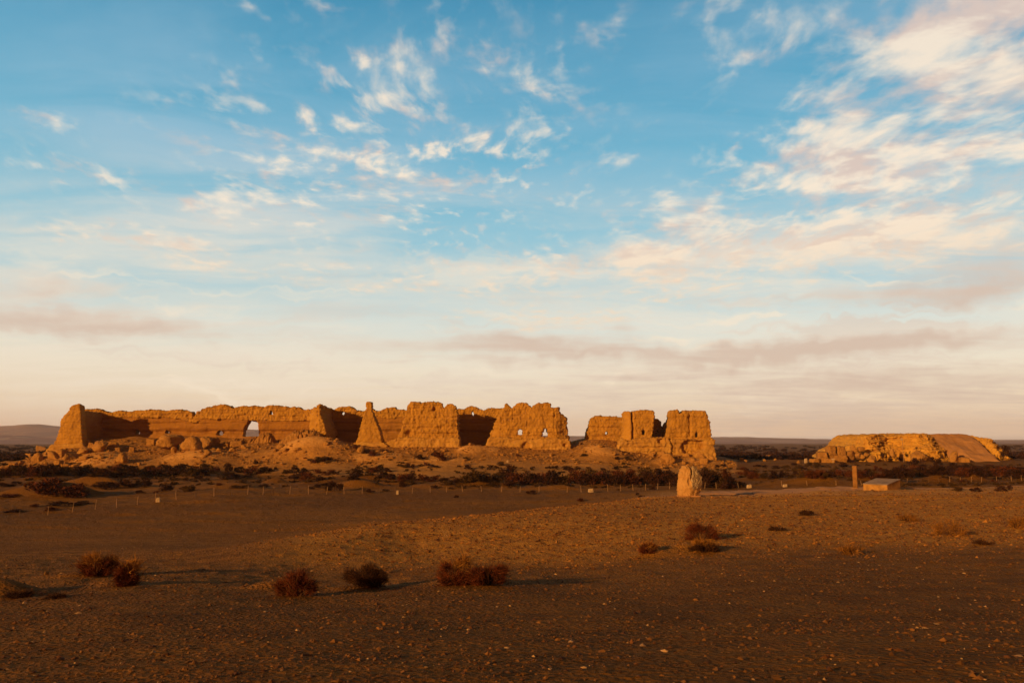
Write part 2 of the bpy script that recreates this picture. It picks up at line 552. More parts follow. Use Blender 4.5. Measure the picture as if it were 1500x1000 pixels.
def build_hills():
    rowsY = np.concatenate([np.linspace(1700, 2600, 24), np.linspace(2650, 5200, 70)])
    pxs = np.linspace(-500, 2000, 420)
    top = np.interp(pxs, [-500, -100, 0, 25, 45, 62, 85, 130, 250, 370, 500, 800, 1040, 1065, 1095, 1130, 1180, 1240, 1320, 1480, 1520, 2000],
                    [628, 626, 625.0, 623.5, 622, 621.8, 624, 626, 628, 629.5, 633, 638, 640.5, 639.8, 640.2, 641.5, 642.5, 643.6, 644.5, 644.0, 643.5, 641])
    low = np.interp(pxs, [-500, 0, 100, 400, 900, 1060, 1200, 2000], [640, 638, 638, 640, 647, 647, 648, 648])
    X = (pxs[None] - 750) / F * rowsY[:, None]
    Yg = np.repeat(rowsY[:, None], len(pxs), 1)
    top = top + .7 * fbm(np.stack([pxs * .035, 0 * pxs, 0 * pxs], 1), 4)
    zt = 8 + (645 - top) / F * 4600 * 1.015
    zl = 8 + (645 - low) / F * 2550
    w2 = sstep(3000, 4600, Yg)
    w1 = sstep(1700, 2500, Yg) * (1 - sstep(2550, 3100, Yg))
    p = np.stack([X.ravel(), Yg.ravel(), 0 * X.ravel()], 1)
    nz = fbm(p * .004, 5, .55).reshape(X.shape)
    rid = np.abs(fbm(p * [.0022, .0016, 1] + 40, 4)).reshape(X.shape)
    z = w2 * zt[None] * (1 - .35 * rid * (1 - sstep(4300, 4600, Yg))) + w1 * np.maximum(zl[None], -1) * (.75 + .9 * nz) + nz * 5 * sstep(1700, 2000, Yg) - 3 * (1 - sstep(1700, 1900, Yg))
    z = np.where(Yg > 4700, z * (1 - sstep(4700, 5200, Yg)) - 4 * sstep(4900, 5200, Yg), z)
    nr, nc = X.shape
    i = np.arange(nr * nc).reshape(nr, nc)
    f = np.stack([i[:-1, :-1], i[:-1, 1:], i[1:, 1:], i[1:, :-1]], -1).reshape(-1, 4)
    o = link('hills', mesh_np('hills', np.stack([X.ravel(), Yg.ravel(), z.ravel()], 1), f), M['hill'])
    tag(o, kind='structure')


build_hills()


# ------------------------------------------------------------------ ruin walls
def solid(outline, holes, Y, depth, voxel):
    """outline and holes in photo pixels, set upright Y metres out, given a real thickness and cut to small faces"""
    def pt(p): q = P(p[0], p[1], Y); return (q.x, q.z)
    loops = [[pt(p) for p in outline]] + [[pt(p) for p in h] for h in holes]
    flat = [p for l in loops for p in l]
    tris = tessellate_polygon([[Vector((a, b, 0)) for a, b in l] for l in loops])
    n = len(flat)
    v = [(a, Y, b) for a, b in flat] + [(a, Y + depth, b) for a, b in flat]
    f = [tuple(t) for t in tris] + [tuple(i + n for i in reversed(t)) for t in tris]
    s = 0
    for l in loops:
        k = len(l)
        for i in range(k):
            a, b = s + i, s + (i + 1) % k
            f.append((a, b, b + n, a + n))
        s += k
    me = bpy.data.meshes.new('tmp')
    me.from_pydata(v, [], f)
    bm = bmesh.new()
    bm.from_mesh(me)
    bmesh.ops.recalc_face_normals(bm, faces=bm.faces)
    bm.to_mesh(me)
    bm.free()
    o = bpy.data.objects.new('tmp', me)
    C.objects.link(o)
    md = o.modifiers.new('r', 'REMESH')
    md.mode = 'VOXEL'
    md.voxel_size = voxel
    dg = bpy.context.evaluated_depsgraph_get()
    out = bpy.data.meshes.new_from_object(o.evaluated_get(dg))
    bpy.data.objects.remove(o)
    bpy.data.meshes.remove(me)
    return out


def get_vn(me):
    n = len(me.vertices)
    v = np.empty(n * 3, np.float32); me.vertices.foreach_get('co', v)
    nn = np.empty(n * 3, np.float32); me.vertices.foreach_get('normal', nn)
    return v.reshape(-1, 3).astype(float), nn.reshape(-1, 3).astype(float)


def erode(me, Y, depth, amp=1.0, taper=.0, swell=0.0, cuts=(), pits=(), drop=0.0, seed=0, lump=1.0, fluting=.0, grooves=(), ramps=()):
    """taper thins the wall upward, swell thickens its foot, cuts are undercut bands (py, half height px, depth m), pits are hollows (px, py, r px, depth m)"""
    v, nr = get_vn(me)
    z0, z1 = v[:, 2].min(), v[:, 2].max()
    t = (v[:, 2] - z0) / (z1 - z0)
    yc = Y + depth * .5
    rel = v[:, 1] - yc
    back = np.clip((v[:, 1] - Y) / depth, 0, 1)
    px0 = v[:, 0] / Y * F + 750
    sc = 1 - taper * t + swell * (1 - sstep(0, .55, t))
    v[:, 1] = yc + rel * sc
    v[:, 2] -= drop * back * sstep(.3, 1, t)
    front = np.clip(-nr[:, 1], 0, 1)
    q = v + seed * 13.7
    d = .42 * amp * fbm(q * [.33, .33, .45], 3)
    d += .24 * amp * lump * fbm(q * [.9, .9, .8] + 5, 3)
    cell = np.abs(noise3(q * [1.5, 1.5, 1.15] + 21)) + .7 * np.abs(noise3(q * [3.1, 3.1, 2.3] + 51))
    d += amp * lump * (.30 * cell - .14)
    d += amp * lump * .17 * (np.abs(noise3(q * [4.4, 4.4, 3.6] + 71)) - .25)
    lay = noise3(np.stack([q[:, 0] * .12, q[:, 1] * .12, v[:, 2] * 1.9 + .35 * noise3(q * .3)], 1))
    lay2 = noise3(np.stack([q[:, 0] * .2, q[:, 1] * .2, v[:, 2] * 4.2], 1))
    d += amp * (.15 * np.clip(lay * 2.2, -1, 1) * .9 + .07 * lay2)
    if fluting:
        fl = noise3(np.stack([q[:, 0] * 1.1, q[:, 1] * 1.1, q[:, 2] * .12], 1) + 3)
        d -= fluting * np.clip(fl, 0, 1) * front
    d -= d.mean()
    v = v + nr * d[:, None]
    for py, hh, dd in cuts:
        zc = P(750, py, Y).z
        hw = hh / F * Y
        wob = .25 * noise3(np.stack([v[:, 0] * .15, 0 * v[:, 0], 0 * v[:, 0] + py], 1))
        k = np.exp(-((v[:, 2] - zc - wob) / hw) ** 2)
        v[:, 1] += front * dd * k * (.75 + .6 * noise3(np.stack([v[:, 0] * .4, 0 * v[:, 0] + 8, 0 * v[:, 0]], 1)))
    for rx, dd, sgn in ramps:
        # the face turns back beyond this line, dd metres per ten photo pixels
        off = np.clip(sgn * (px0 - rx), 0, 60) / 10 * dd
        v[:, 1] += off * (1 - back)
    for gx, g0, g1, hw, dd in grooves:
        zt, zb = P(gx, g0, Y).z, P(gx, g1, Y).z
        xc = P(gx, (g0 + g1) / 2, Y).x + .25 * noise3(np.stack([0 * v[:, 0], 0 * v[:, 0] + gx, v[:, 2] * .6], 1))
        k = np.exp(-((v[:, 0] - xc) / (hw / F * Y)) ** 4) * sstep(zb - .3, zb + .3, v[:, 2]) * (1 - sstep(zt - .3, zt + .3, v[:, 2]))
        v[:, 1] += front * dd * k
    for qx, qy, r, dd in pits:
        c = P(qx, qy, Y)
        rr = r / F * Y
        k = np.exp(-((((v[:, 0] - c.x) ** 2 + ((v[:, 2] - c.z) * 1.15) ** 2) / rr ** 2) ** 2))
        v[:, 1] += front * dd * k
    me.vertices.foreach_set('co', v.astype(np.float32).ravel())
    me.polygons.foreach_set('use_smooth', np.ones(len(me.polygons), bool))
    me.update()
    return me


def wall_piece(name, outline, Y, depth, mat, parent=None, holes=(), voxel=.17, **kw):
    me = solid(outline, list(holes), Y, depth, voxel)
    erode(me, Y, depth, **kw)
    me.name = name
    return link(name, me, mat, parent)


def rebase(root):
    """move an empty to the foot of its children without moving them"""
    cs = [np.array([list(b) for b in c.bound_box]) for c in root.children]
    a = np.concatenate(cs)
    loc = Vector(((a[:, 0].min() + a[:, 0].max()) / 2, (a[:, 1].min() + a[:, 1].max()) / 2, a[:, 2].min()))
    root.location = loc
    for c in root.children:
        c.location = -loc


RUIN = 'standing walls of the ruined fortress'
YF, YB = 186.0, 197.0

# west end wall, its front end seen as a tall flared fin
r = tag(empty('ruined_wall'), 'tall flared fin of earth wall at the left end of the ruin, its top a blunt point', 'ruined wall', RUIN)
wall_piece('upper_wall', [(70, 664), (74, 655), (77, 646), (81, 640), (85.5, 627), (87.5, 614), (92.5, 607.5), (98.5, 603), (102.5, 595.5), (108, 592), (113, 590.5), (117, 589.7), (118, 600), (118.5, 615), (120, 632), (121.5, 646), (122, 672), (66, 680)],
           YF, 2.2, M['earth'], r, taper=.0, drop=.8, amp=.6, seed=1, lump=.85, ramps=((108, .22, -1),))
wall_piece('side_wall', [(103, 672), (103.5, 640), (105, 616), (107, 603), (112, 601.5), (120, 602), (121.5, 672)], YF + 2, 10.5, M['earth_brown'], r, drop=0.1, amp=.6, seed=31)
wall_piece('plinth', [(62, 668), (69, 657), (75, 650.5), (90, 650), (108, 651), (121, 648), (124, 660), (124, 676), (60, 682)],
           YF - .5, 5, M['earth_smooth'], r, amp=.6, seed=2, lump=.5)
rebase(r)

# long rear wall
top = [(116, 601), (125, 600), (140, 599.5), (150, 601), (160, 603.5), (175, 602), (190, 602), (205, 600), (225, 600.5), (240, 601.5), (255, 600), (270, 600.5), (279, 602), (282, 607), (284, 611), (287, 606), (293, 600),
       (302, 595.5), (325, 593), (338, 595), (341, 599), (345, 596), (355, 594), (370, 594.5), (385, 596), (395, 594), (405, 593.5), (415, 596), (430, 596), (442, 598), (448, 600), (460, 598), (470, 596), (480, 597.5), (490, 600), (500, 597),
       (510, 595.5), (518, 599), (530, 602), (540, 598), (548, 600), (553, 602), (565, 597.5), (575, 596), (585, 600), (600, 600), (680, 598), (690, 595.5), (700, 597.5), (708, 601), (715, 598), (725, 597.5), (738, 598), (745, 600)]
arch = [(355, 639.5), (356, 630), (359.5, 622.5), (363.5, 616.5), (368.5, 612.2), (374, 613), (377, 618.5), (378.8, 628), (378.6, 639.5)]
tri1 = [(393.2, 608.0), (396.7, 600.5), (400.6, 608.0)]
tri2 = [(498.6, 607.3), (500.6, 602), (502, 599.7), (503.5, 603), (505.3, 607.3)]
tri3 = [(689.8, 608.8), (691, 603), (692.5, 601.2), (694.2, 604.5), (695.6, 608.8)]


def halfdisc(cx, cy, rr):
    return [(cx - rr, cy + rr * .7), (cx - rr * .8, cy - rr * .3), (cx, cy - rr), (cx + rr * .8, cy - rr * .3), (cx + rr, cy + rr * .7)]


r = tag(empty('ruined_wall'), 'long rear wall of the ruin with one big arched breach and small triangular holes', 'ruined wall', RUIN)
lowtop = [(116, 607), (160, 608), (200, 607), (250, 607.5), (286, 615), (300, 609), (345, 611), (400, 612.5), (448, 612), (500, 609), (545, 608), (600, 609), (680, 609.5), (745, 610)]
wall_piece('upper_wall', top + [(746, 614)] + [(x, y + 3.5) for x, y in lowtop[::-1]], YB, 2.4, M['earth'], r, holes=[tri1, tri2, tri3], taper=.2, amp=.95, seed=3, lump=1.1)
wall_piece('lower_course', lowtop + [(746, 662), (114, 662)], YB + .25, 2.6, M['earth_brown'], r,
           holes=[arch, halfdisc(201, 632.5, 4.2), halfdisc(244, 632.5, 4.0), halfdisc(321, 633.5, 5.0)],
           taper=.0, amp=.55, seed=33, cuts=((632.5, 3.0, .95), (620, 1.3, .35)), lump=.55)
rebase(r)

# cross wall
r = tag(empty('ruined_wall'), 'projecting stub of cross wall with a bright brick-rough face, joining the long rear wall', 'ruined wall', RUIN)
wall_piece('upper_wall', [(443, 655), (446, 640), (448, 622), (449.5, 606), (452, 598), (456, 595), (462, 596.5), (464, 593), (467, 591.3), (469.3, 592), (470, 602), (472, 612), (475.5, 621), (478, 632), (479, 645), (480, 664), (441, 664)],
           YF, 11.8, M['earth'], r, taper=.0, drop=.8, amp=.95, seed=4, grooves=((464, 600, 640, .8, .35),), fluting=.3, ramps=((468, 1.9, -1),))
rebase(r)

# pillar
r = tag(empty('ruined_wall'), 'slim tapering pillar of earth with a knob on top, standing alone before the rear wall', 'ruined wall', RUIN)
wall_piece('upper_wall', [(519, 656), (522, 645), (524.5, 633), (528, 618), (531, 607), (533.8, 601), (534.6, 597), (533.8, 593), (535.4, 589.6), (537.4, 588), (540, 588), (542, 589.8), (543.2, 593.5), (542.2, 598), (545, 606), (549.5, 618), (554, 629), (558, 640), (560, 650), (562, 664), (518, 664)],
           YF - .5, 5.0, M['earth'], r, taper=.62, swell=.15, amp=.6, seed=5)
wall_piece('plinth', [(515, 656), (520, 650), (530, 647), (545, 648.5), (562, 648), (568, 652), (569, 668), (513, 668)], YF - 1.2, 6.4, M['earth_smooth'], r, amp=.6, seed=6, lump=.5)
rebase(r)

# centre fragment
r = tag(empty('ruined_wall'), 'broad rough slab of front wall at the centre with a lumpy top, between pillar and windowed wall', 'ruined wall', RUIN)
wall_piece('upper_wall', [(572, 650), (580, 642), (586, 633), (590, 622), (592, 611), (594, 602), (596, 595), (600, 590.5), (606, 588.7), (614, 589), (617.5, 591.5), (621, 589.5), (630, 588.5), (643, 588), (647, 590), (649, 595.5), (650.5, 600), (652.5, 594), (657, 591), (662, 590), (667, 594),
                           (669, 600), (669.5, 610), (670, 620), (672, 640), (674, 664), (570, 664)],
           YF, 3.6, M['earth'], r, taper=.4, amp=1.0, seed=7, pits=((635.5, 599.5, 2.6, .8), (599, 634, 5, .9)), cuts=((635, 1.2, .3),), grooves=((651, 596, 636, .7, .22),), fluting=.15, lump=1.0, ramps=((590, 1.0, -1),))
wall_piece('plinth', [(552, 655), (563, 648), (574, 644), (586, 641), (605, 640), (624, 641.5), (645, 640.5), (672, 639.5), (673.5, 650), (675, 668), (550, 668)],
           YF - .5, 4.6, M['earth_smooth'], r, amp=1.0, seed=8, lump=.8, cuts=((645, 1, .15),), pits=((636, 648, 5, .5),))
rebase(r)

# front wall with two windows
r = tag(empty('ruined_wall'), 'broad front wall with two small pointed windows, the second slab from the gap', 'ruined wall', RUIN)
wall_piece('upper_wall', [(713, 650), (718, 637), (722, 627), (727, 615), (732, 606), (738, 599), (740, 592), (743, 591.3), (747, 594), (750.5, 600), (753, 594), (757, 590.5), (765, 588.8), (772, 589.5), (775, 595), (779, 597), (784, 593), (790, 590.5), (800, 591), (806, 592), (807, 597.5),
                           (813, 596.5), (819, 597), (821, 604), (826, 609), (830, 611.5), (832, 622), (833, 640), (834, 668), (712, 668)],
           YF, 3.4, M['earth'], r, holes=[[(758.3, 636), (759, 631), (761.5, 626.8), (763.5, 628), (765.3, 632), (765, 636)], [(794, 640), (794.3, 632), (797, 628), (799.3, 626.6), (802.5, 630.5), (804, 636), (803, 640)]],
           taper=.35, amp=.95, seed=9, cuts=((638.5, 1.2, .3),), grooves=((751, 598, 618, .7, .25), (812, 600, 630, .7, .2)), fluting=.15, lump=1.0, ramps=((732, 1.0, -1), (815, .9, 1)))
wall_piece('plinth', [(711, 656), (715, 645), (719, 640), (740, 640.5), (757, 643), (790, 642.5), (833, 641), (836, 650), (839, 672), (710, 672)],
           YF - .5, 4.7, M['earth_smooth'], r, amp=1.0, seed=10, lump=.8, pits=((771, 653, 6, 1.6), (828, 652, 3, .8)))
rebase(r)

# rear wall right of the gap
r = tag(empty('ruined_wall'), 'low flat-topped rear wall right of the gap with one small triangular hole', 'ruined wall', RUIN)
wall_piece('upper_wall', [(858, 641), (860, 632), (863, 620), (866, 612), (871, 609.5), (880, 609), (900, 610), (915, 611), (935, 612), (952, 614), (953, 660), (857, 660)],
           YB - 4, 3.0, M['earth'], r, holes=[[(886.3, 637.5), (887.7, 631.5), (889.5, 629.5), (891.8, 637.5)]], taper=.3, amp=.85, seed=11, cuts=((626, 1.5, .35), (640, 2, .5)))
rebase(r)

# right-hand pair
r = tag(empty('ruined_wall'), 'squat square tower fragment with a smooth rounded buttress at its lower left', 'ruined wall', RUIN)
wall_piece('upper_wall', [(912, 650), (914.5, 630), (915.2, 612), (915.8, 602.5), (921, 601.8), (926, 603.5), (928, 602), (937, 600.5), (948, 600), (959, 601), (959.7, 608), (958, 620), (956.5, 632), (956, 645), (957, 672), (911, 672)],
           YF, 5.5, M['earth'], r, holes=[[(940.7, 636), (941, 631), (943, 627.2), (945.7, 631), (945.3, 636.5)]], taper=.2, amp=.85, seed=12, grooves=((926.5, 601, 644, 1.3, 1.1),), lump=.9, ramps=((922, 2.0, -1),))
wall_piece('plinth', [(905, 658), (909, 650), (913, 642), (920, 646), (926, 645), (932, 641.5), (940, 641), (957, 640), (980, 641), (983, 652), (983, 678), (903, 674)],
           YF - 1.6, 6.6, M['earth_smooth'], r, amp=.9, seed=13, lump=1.1, pits=((968, 646, 4, 1.0),), cuts=((655, 1.2, .5),))
rebase(r)

r = tag(empty('ruined_wall'), 'rightmost tower fragment of the ruin with a notch in its top and an undercut base', 'ruined wall', RUIN)
wall_piece('upper_wall', [(976, 652), (979.5, 636), (982, 622), (983.5, 610), (984.3, 602), (989, 600), (994, 599.3), (995, 607), (998.5, 607.3), (1003, 602), (1010, 601.3), (1025, 601), (1034, 601.5), (1038, 608), (1040, 620), (1042, 632), (1043.5, 645), (1045, 676), (975, 676)],
           YF, 6.5, M['earth'], r, holes=[[(1019, 638), (1019.3, 633), (1021, 629.5), (1023, 634), (1022.7, 640), (1021, 642)]], taper=.12, amp=.8, seed=14, cuts=((641.5, 1.3, .5),), grooves=((1011, 606, 638, 1.5, .5),), fluting=.15, lump=.95)
wall_piece('plinth', [(973, 660), (976, 648), (984, 643.5), (1005, 643), (1025, 643.5), (1043, 642.5), (1047.5, 645), (1048, 660), (1051, 682), (972, 682)],
           YF - 1.2, 8.4, M['earth_smooth'], r, amp=.9, seed=15, lump=1.2, pits=((1012, 655, 11, 3.4), (1026, 652, 7, 2.2)), cuts=((645, 1.0, .3),))
rebase(r)

r = tag(empty('ruined_wall'), 'low rounded wall remnant with a small hole showing beside the squat square tower', 'ruined wall', RUIN)
wall_piece('upper_wall', [(950, 650), (952, 614), (965, 613), (969, 616), (970.5, 626), (972, 634), (974, 650)], YB - 2, 3.0, M['earth'], r, holes=[[(961, 634), (963, 630), (965.5, 634)]], amp=.8, seed=16, cuts=((626, 1.2, .4),))
rebase(r)
r = tag(empty('ruined_wall'), 'small smooth dome of wall peeping between the two right towers', 'ruined wall', RUIN)
wall_piece('upper_wall', [(970, 650), (972, 626), (975, 619.5), (980, 616.5), (988, 615.5), (990, 650)], YB - 3, 3.0, M['earth'], r, amp=.6, seed=17)
rebase(r)


# ------------------------------------------------------------------ mesa on the right
def build_mesa():
    root = tag(empty('earthen_mound'), 'broad flat-topped earth mound with a bright cliff and a sand drift on its right half', 'earth mound')
    Ym = 186.0
    pxs = np.linspace(1226, 1496, 420)
    topy = np.interp(pxs, [1226, 1238, 1246, 1254, 1260, 1264, 1270, 1280, 1300, 1330, 1345, 1360, 1375, 1400, 1430, 1441, 1447, 1455, 1463, 1470, 1476, 1481, 1490],
                     [676, 664, 657, 652, 648, 641, 637.5, 636.2, 636, 636.3, 635.6, 635.2, 635.8, 636.4, 636.2, 637, 639, 643, 647, 651, 659, 672, 684])
    ts = np.concatenate([np.linspace(-1.0, 11, 150), np.linspace(11.3, 40, 60)])
    base = 2.2
    X0 = (pxs - 750) / F
    Yg = Ym + np.repeat(ts[:, None], len(pxs), 1)
    X = X0[None] * (Ym + 6) + 0 * Yg
    pn = np.stack([X.ravel(), Yg.ravel(), 0 * X.ravel()], 1)
    wob = 1.5 * fbm(pn * [.10, .05, 1] + 3, 3, .5).reshape(X.shape)
    # foot of the cliff, bays and buttresses
    foot = np.interp(pxs, [1226, 1250, 1275, 1290, 1300, 1318, 1335, 1352, 1368, 1385, 1400, 1440, 1450, 1496], [3.5, 3, 2.4, 4.4, 5.2, 4.4, 1.2, .8, 2.2, 4.5, 6, 6, 3.5, 4])
    wid = np.interp(pxs, [1226, 1260, 1340, 1370, 1390, 1440, 1450, 1496], [3.6, 2.8, 4.0, 6, 8, 8, 3.5, 4])
    t = (ts[:, None] - foot[None] + 1.9 * wob) / wid[None]
    topy = topy + .9 * noise3(np.stack([pxs * .11, 0 * pxs, 0 * pxs], 1)) + .6 * noise3(np.stack([pxs * .31, 0 * pxs, 0 * pxs + 3], 1))
    Ht = np.maximum(8 + (645 - topy) / F * (Ym + 8) - base, .05)
    # stepped cliff: two steep risers with a ledge
    s = .50 * sstep(0, .38, t) + .14 * sstep(.3, .75, t) + .36 * sstep(.55, 1.45, t)
    nz = fbm(np.stack([X.ravel(), Yg.ravel() * 1.2, s.ravel() * 9], 1) * [.5, .5, .5], 4, .55).reshape(X.shape)
    back = 1 - sstep(24, 39, ts)[:, None]
    z = base - .8 + (Ht[None] + .8) * s * back + nz * (.75 - .25 * sstep(.8, 1.0, s)) * (s > .02)
    # block the cliff face sideways a little for undercuts
    Yd = Yg + 1.1 * fbm(np.stack([X.ravel() * .3, z.ravel() * 1.9, 0 * X.ravel()], 1), 3).reshape(X.shape) * (s > .05) * (s < .97)
    nr, nc = X.shape
    i = np.arange(nr * nc).reshape(nr, nc)
    f = np.stack([i[:-1, :-1], i[:-1, 1:], i[1:, 1:], i[1:, :-1]], -1).reshape(-1, 4)
    me = mesh_np('cliff', np.stack([X.ravel(), Yd.ravel(), z.ravel()], 1), f)
    v, nr_ = get_vn(me)
    dd = .55 * fbm(v * .45, 3) + .5 * (np.abs(noise3(v * [.9, .9, 1.3] + 7)) - .25) + .28 * (np.abs(noise3(v * [2.1, 2.1, 2.6] + 3)) - .25)
    dd += .3 * noise3(np.stack([v[:, 0] * .15, v[:, 1] * .15, v[:, 2] * 1.7], 1))
    v += nr_ * (dd * (1 - .5 * np.clip(nr_[:, 2], 0, 1)))[:, None]
    me.vertices.foreach_set('co', v.astype(np.float32).ravel())
    me.update()
    link('cliff', me, M['mesa'], root)
    # sand drift over the right half
    pxs = np.linspace(1334, 1452, 220)
    topy = np.interp(pxs, [1334, 1352, 1368, 1390, 1420, 1434, 1441, 1447, 1452], [650, 641, 637, 636.4, 636.4, 637, 639.5, 648, 668])
    ts = np.linspace(-3, 13, 110)
    Yg = Ym + np.repeat(ts[:, None], len(pxs), 1)
    X = ((pxs - 750) / F)[None] * (Ym + 5) + 0 * Yg
    pn = np.stack([X.ravel(), Yg.ravel(), 0 * X.ravel()], 1)
    n = fbm(pn * .18, 3).reshape(X.shape)
    start = np.interp(pxs, [1334, 1365, 1385, 1400, 1440, 1452], [6, 3.0, 0, -2.4, -2.4, 0])
    s = np.clip((ts[:, None] - start[None] + .8 * n) / (11.5 - start[None]), 0, 1)
    Ht = 8 + (645 - topy) / F * (Ym + 9) - base
    en = fbm(np.stack([0 * X.ravel(), Yg.ravel() * .45, X.ravel() * .1], 1), 4, .6).reshape(X.shape)
    edge = np.clip((1449 + 11 * en - pxs[None] - .35 * ts[:, None]) / 9, 0, 1) * np.clip((pxs[None] - 1340 - 14 * en) / 16, 0, 1)
    Ht = Ht[None] * edge ** .5 - .8 * (1 - edge)
    Ht = Ht
    z = base - .7 + (Ht + .85) * (s ** .85) * np.interp(pxs, [1334, 1350, 1474], [.8, 1, 1])[None] + .34 * n + .08 * fbm(pn * 1.1, 3).reshape(X.shape)
    i = np.arange(X.size).reshape(X.shape)
    f = np.stack([i[:-1, :-1], i[:-1, 1:], i[1:, 1:], i[1:, :-1]], -1).reshape(-1, 4)
    link('sand_drift', mesh_np('sand_drift', np.stack([X.ravel(), Yg.ravel(), z.ravel()], 1), f), M['drift'], root)
    rebase(root)


build_mesa()


# ------------------------------------------------------------------ boulders
def rock_mesh(seed, pts=15, blocky=False, rough=.035, cuts=4, flat=.0):
    """angular lump: the hull of scattered points, its facets cut small and roughened"""
    R = np.random.default_rng(seed)
    if blocky:
        q = np.array([[x, y, z] for x in (-.5, .5) for y in (-.5, .5) for z in (-.5, .5)]) * R.uniform(.72, 1.05, (8, 3))
        q = np.concatenate([q, R.uniform(-.5, .5, (6, 3)) * [1.02, 1.02, 1.02]])
    else:
        q = R.normal(size=(pts, 3))
        q /= np.linalg.norm(q, axis=1)[:, None]
        q *= R.uniform(.42, .56, pts)[:, None]
    bm = bmesh.new()
    for p in q:
        bm.verts.new(p)
    res = bmesh.ops.convex_hull(bm, input=bm.verts)
    bmesh.ops.delete(bm, geom=[g for g in set(res['geom_interior'] + res['geom_unused']) if isinstance(g, bmesh.types.BMVert)], context='VERTS')
    bmesh.ops.bevel(bm, geom=list(bm.edges), offset=.035, segments=1, affect='EDGES')
    bmesh.ops.triangulate(bm, faces=bm.faces)
    for k in range(3):
        bmesh.ops.subdivide_edges(bm, edges=[e for e in bm.edges if e.calc_length() > .09], cuts=1)
        bmesh.ops.triangulate(bm, faces=bm.faces)
    bm.normal_update()
    v = np.array([x.co[:] for x in bm.verts])
    n = np.array([x.normal[:] for x in bm.verts])
    d = rough * 1.6 * fbm(v * 3.2 + seed * 7.1, 3, .6) + rough * 1.2 * np.abs(noise3(v * 7 + seed)) + rough * .8 * noise3(v * 14 + seed)
    # weathered beds
    d += rough * .7 * noise3(np.stack([v[:, 0] * 1.2, v[:, 1] * 1.2, v[:, 2] * 9 + seed], 1))
    v = v + n * d[:, None]
    mn, mx = v.min(0), v.max(0)
    v = (v - (mn + mx) / 2) / (mx - mn)
    v[:, 2] += .5
    for x, c in zip(bm.verts, v):
        x.co = c
    for f in bm.faces:
        f.smooth = True
    me = bpy.data.meshes.new('boulder')
    bm.to_mesh(me)
    bm.free()
    me.materials.append(M['boulder'])
    return me


ROCKS = [rock_mesh(s) for s in range(7)] + [rock_mesh(s + 20, blocky=True) for s in range(5)]
BLOCKS = ROCKS[7:]


def boulder(px, py, w, h, label, group, kind=None, Y=None, lean=0.0, me=None, sink=.28, cat='boulder'):
    if Y is None:
        p = hit(px, py)
    else:
        p = P(px, py, Y)
    s = p.y / F
    me = me or random.choice(ROCKS if kind != 'block' else BLOCKS)
    o = bpy.data.objects.new('boulder', me)
    C.objects.link(o)
    W_, H_ = w * s, h * s
    o.scale = (W_, W_ * random.uniform(.75, 1.1), H_ * (1 + sink))
    o.location = (p.x, p.y + W_ * .25, p.z - H_ * sink)
    o.rotation_euler = (random.uniform(-.1, .1), lean + random.uniform(-.08, .08), random.choice([0, math.pi]) + random.uniform(-.25, .25))
    tag(o, label, cat, group)
    return o


G1 = 'fallen blocks on the slope below the left fin'
L1 = 'weathered earth block among the tumbled blocks below the left fin'
boulder(58, 665, 15, 12, 'dark square block at the outer foot of the left fin', G1, 'block')
boulder(72, 671, 24, 11, 'long tilted slab sliding down beside the left fin', G1, lean=-.35)
boulder(50, 677, 20, 15, 'bright chunky block at the outer end of the left rubble slope', G1)
boulder(140, 662, 27, 17, 'biggest rounded boulder right under the left fin, before the dark recess', G1)
boulder(176, 677, 19, 15, 'lone bright boulder at the foot of the slope right of the left fin', G1)
boulder(163, 657, 15, 10, 'loaf-shaped boulder before the dark recess of the rear wall', G1)
for a in ((30, 681, 9, 7), (20, 685, 9, 8), (14, 683, 8, 6), (86, 668, 15, 10), (101, 675, 21, 12), (118, 665, 20, 10), (133, 655, 9, 7), (150, 650, 7, 6), (128, 652, 9, 8), (84, 683, 11, 9), (172, 661, 8, 6), (192, 662, 8, 8),
          (203, 681, 5, 4), (62, 682, 11, 7), (42, 670, 11, 6), (110, 683, 16, 6), (122, 674, 14, 6), (95, 684, 12, 5), (146, 672, 11, 5)):
    boulder(*a, L1, G1)
G2 = 'row of big fallen blocks before the rear wall'
boulder(222, 652, 15, 10, 'small shaded block at the left end of the row before the rear wall', G2, 'block')
boulder(238, 664, 48, 28, 'largest block of the row lying before the rear wall', G2, me=ROCKS[2])
boulder(275, 660, 36, 22, 'second large block of the row before the rear wall, beside the largest', G2, me=ROCKS[3])
boulder(298, 657, 24, 18, 'third block of the row before the rear wall, narrower', G2, me=ROCKS[4])
boulder(313, 653, 17, 14, 'last block of the row before the rear wall, by the low round hole', G2, me=ROCKS[5])
boulder(254, 664, 8, 10, 'little upright stone leaning on the largest block of the row', G2)
G3 = 'collapsed wall rubble in front of the arched breach'


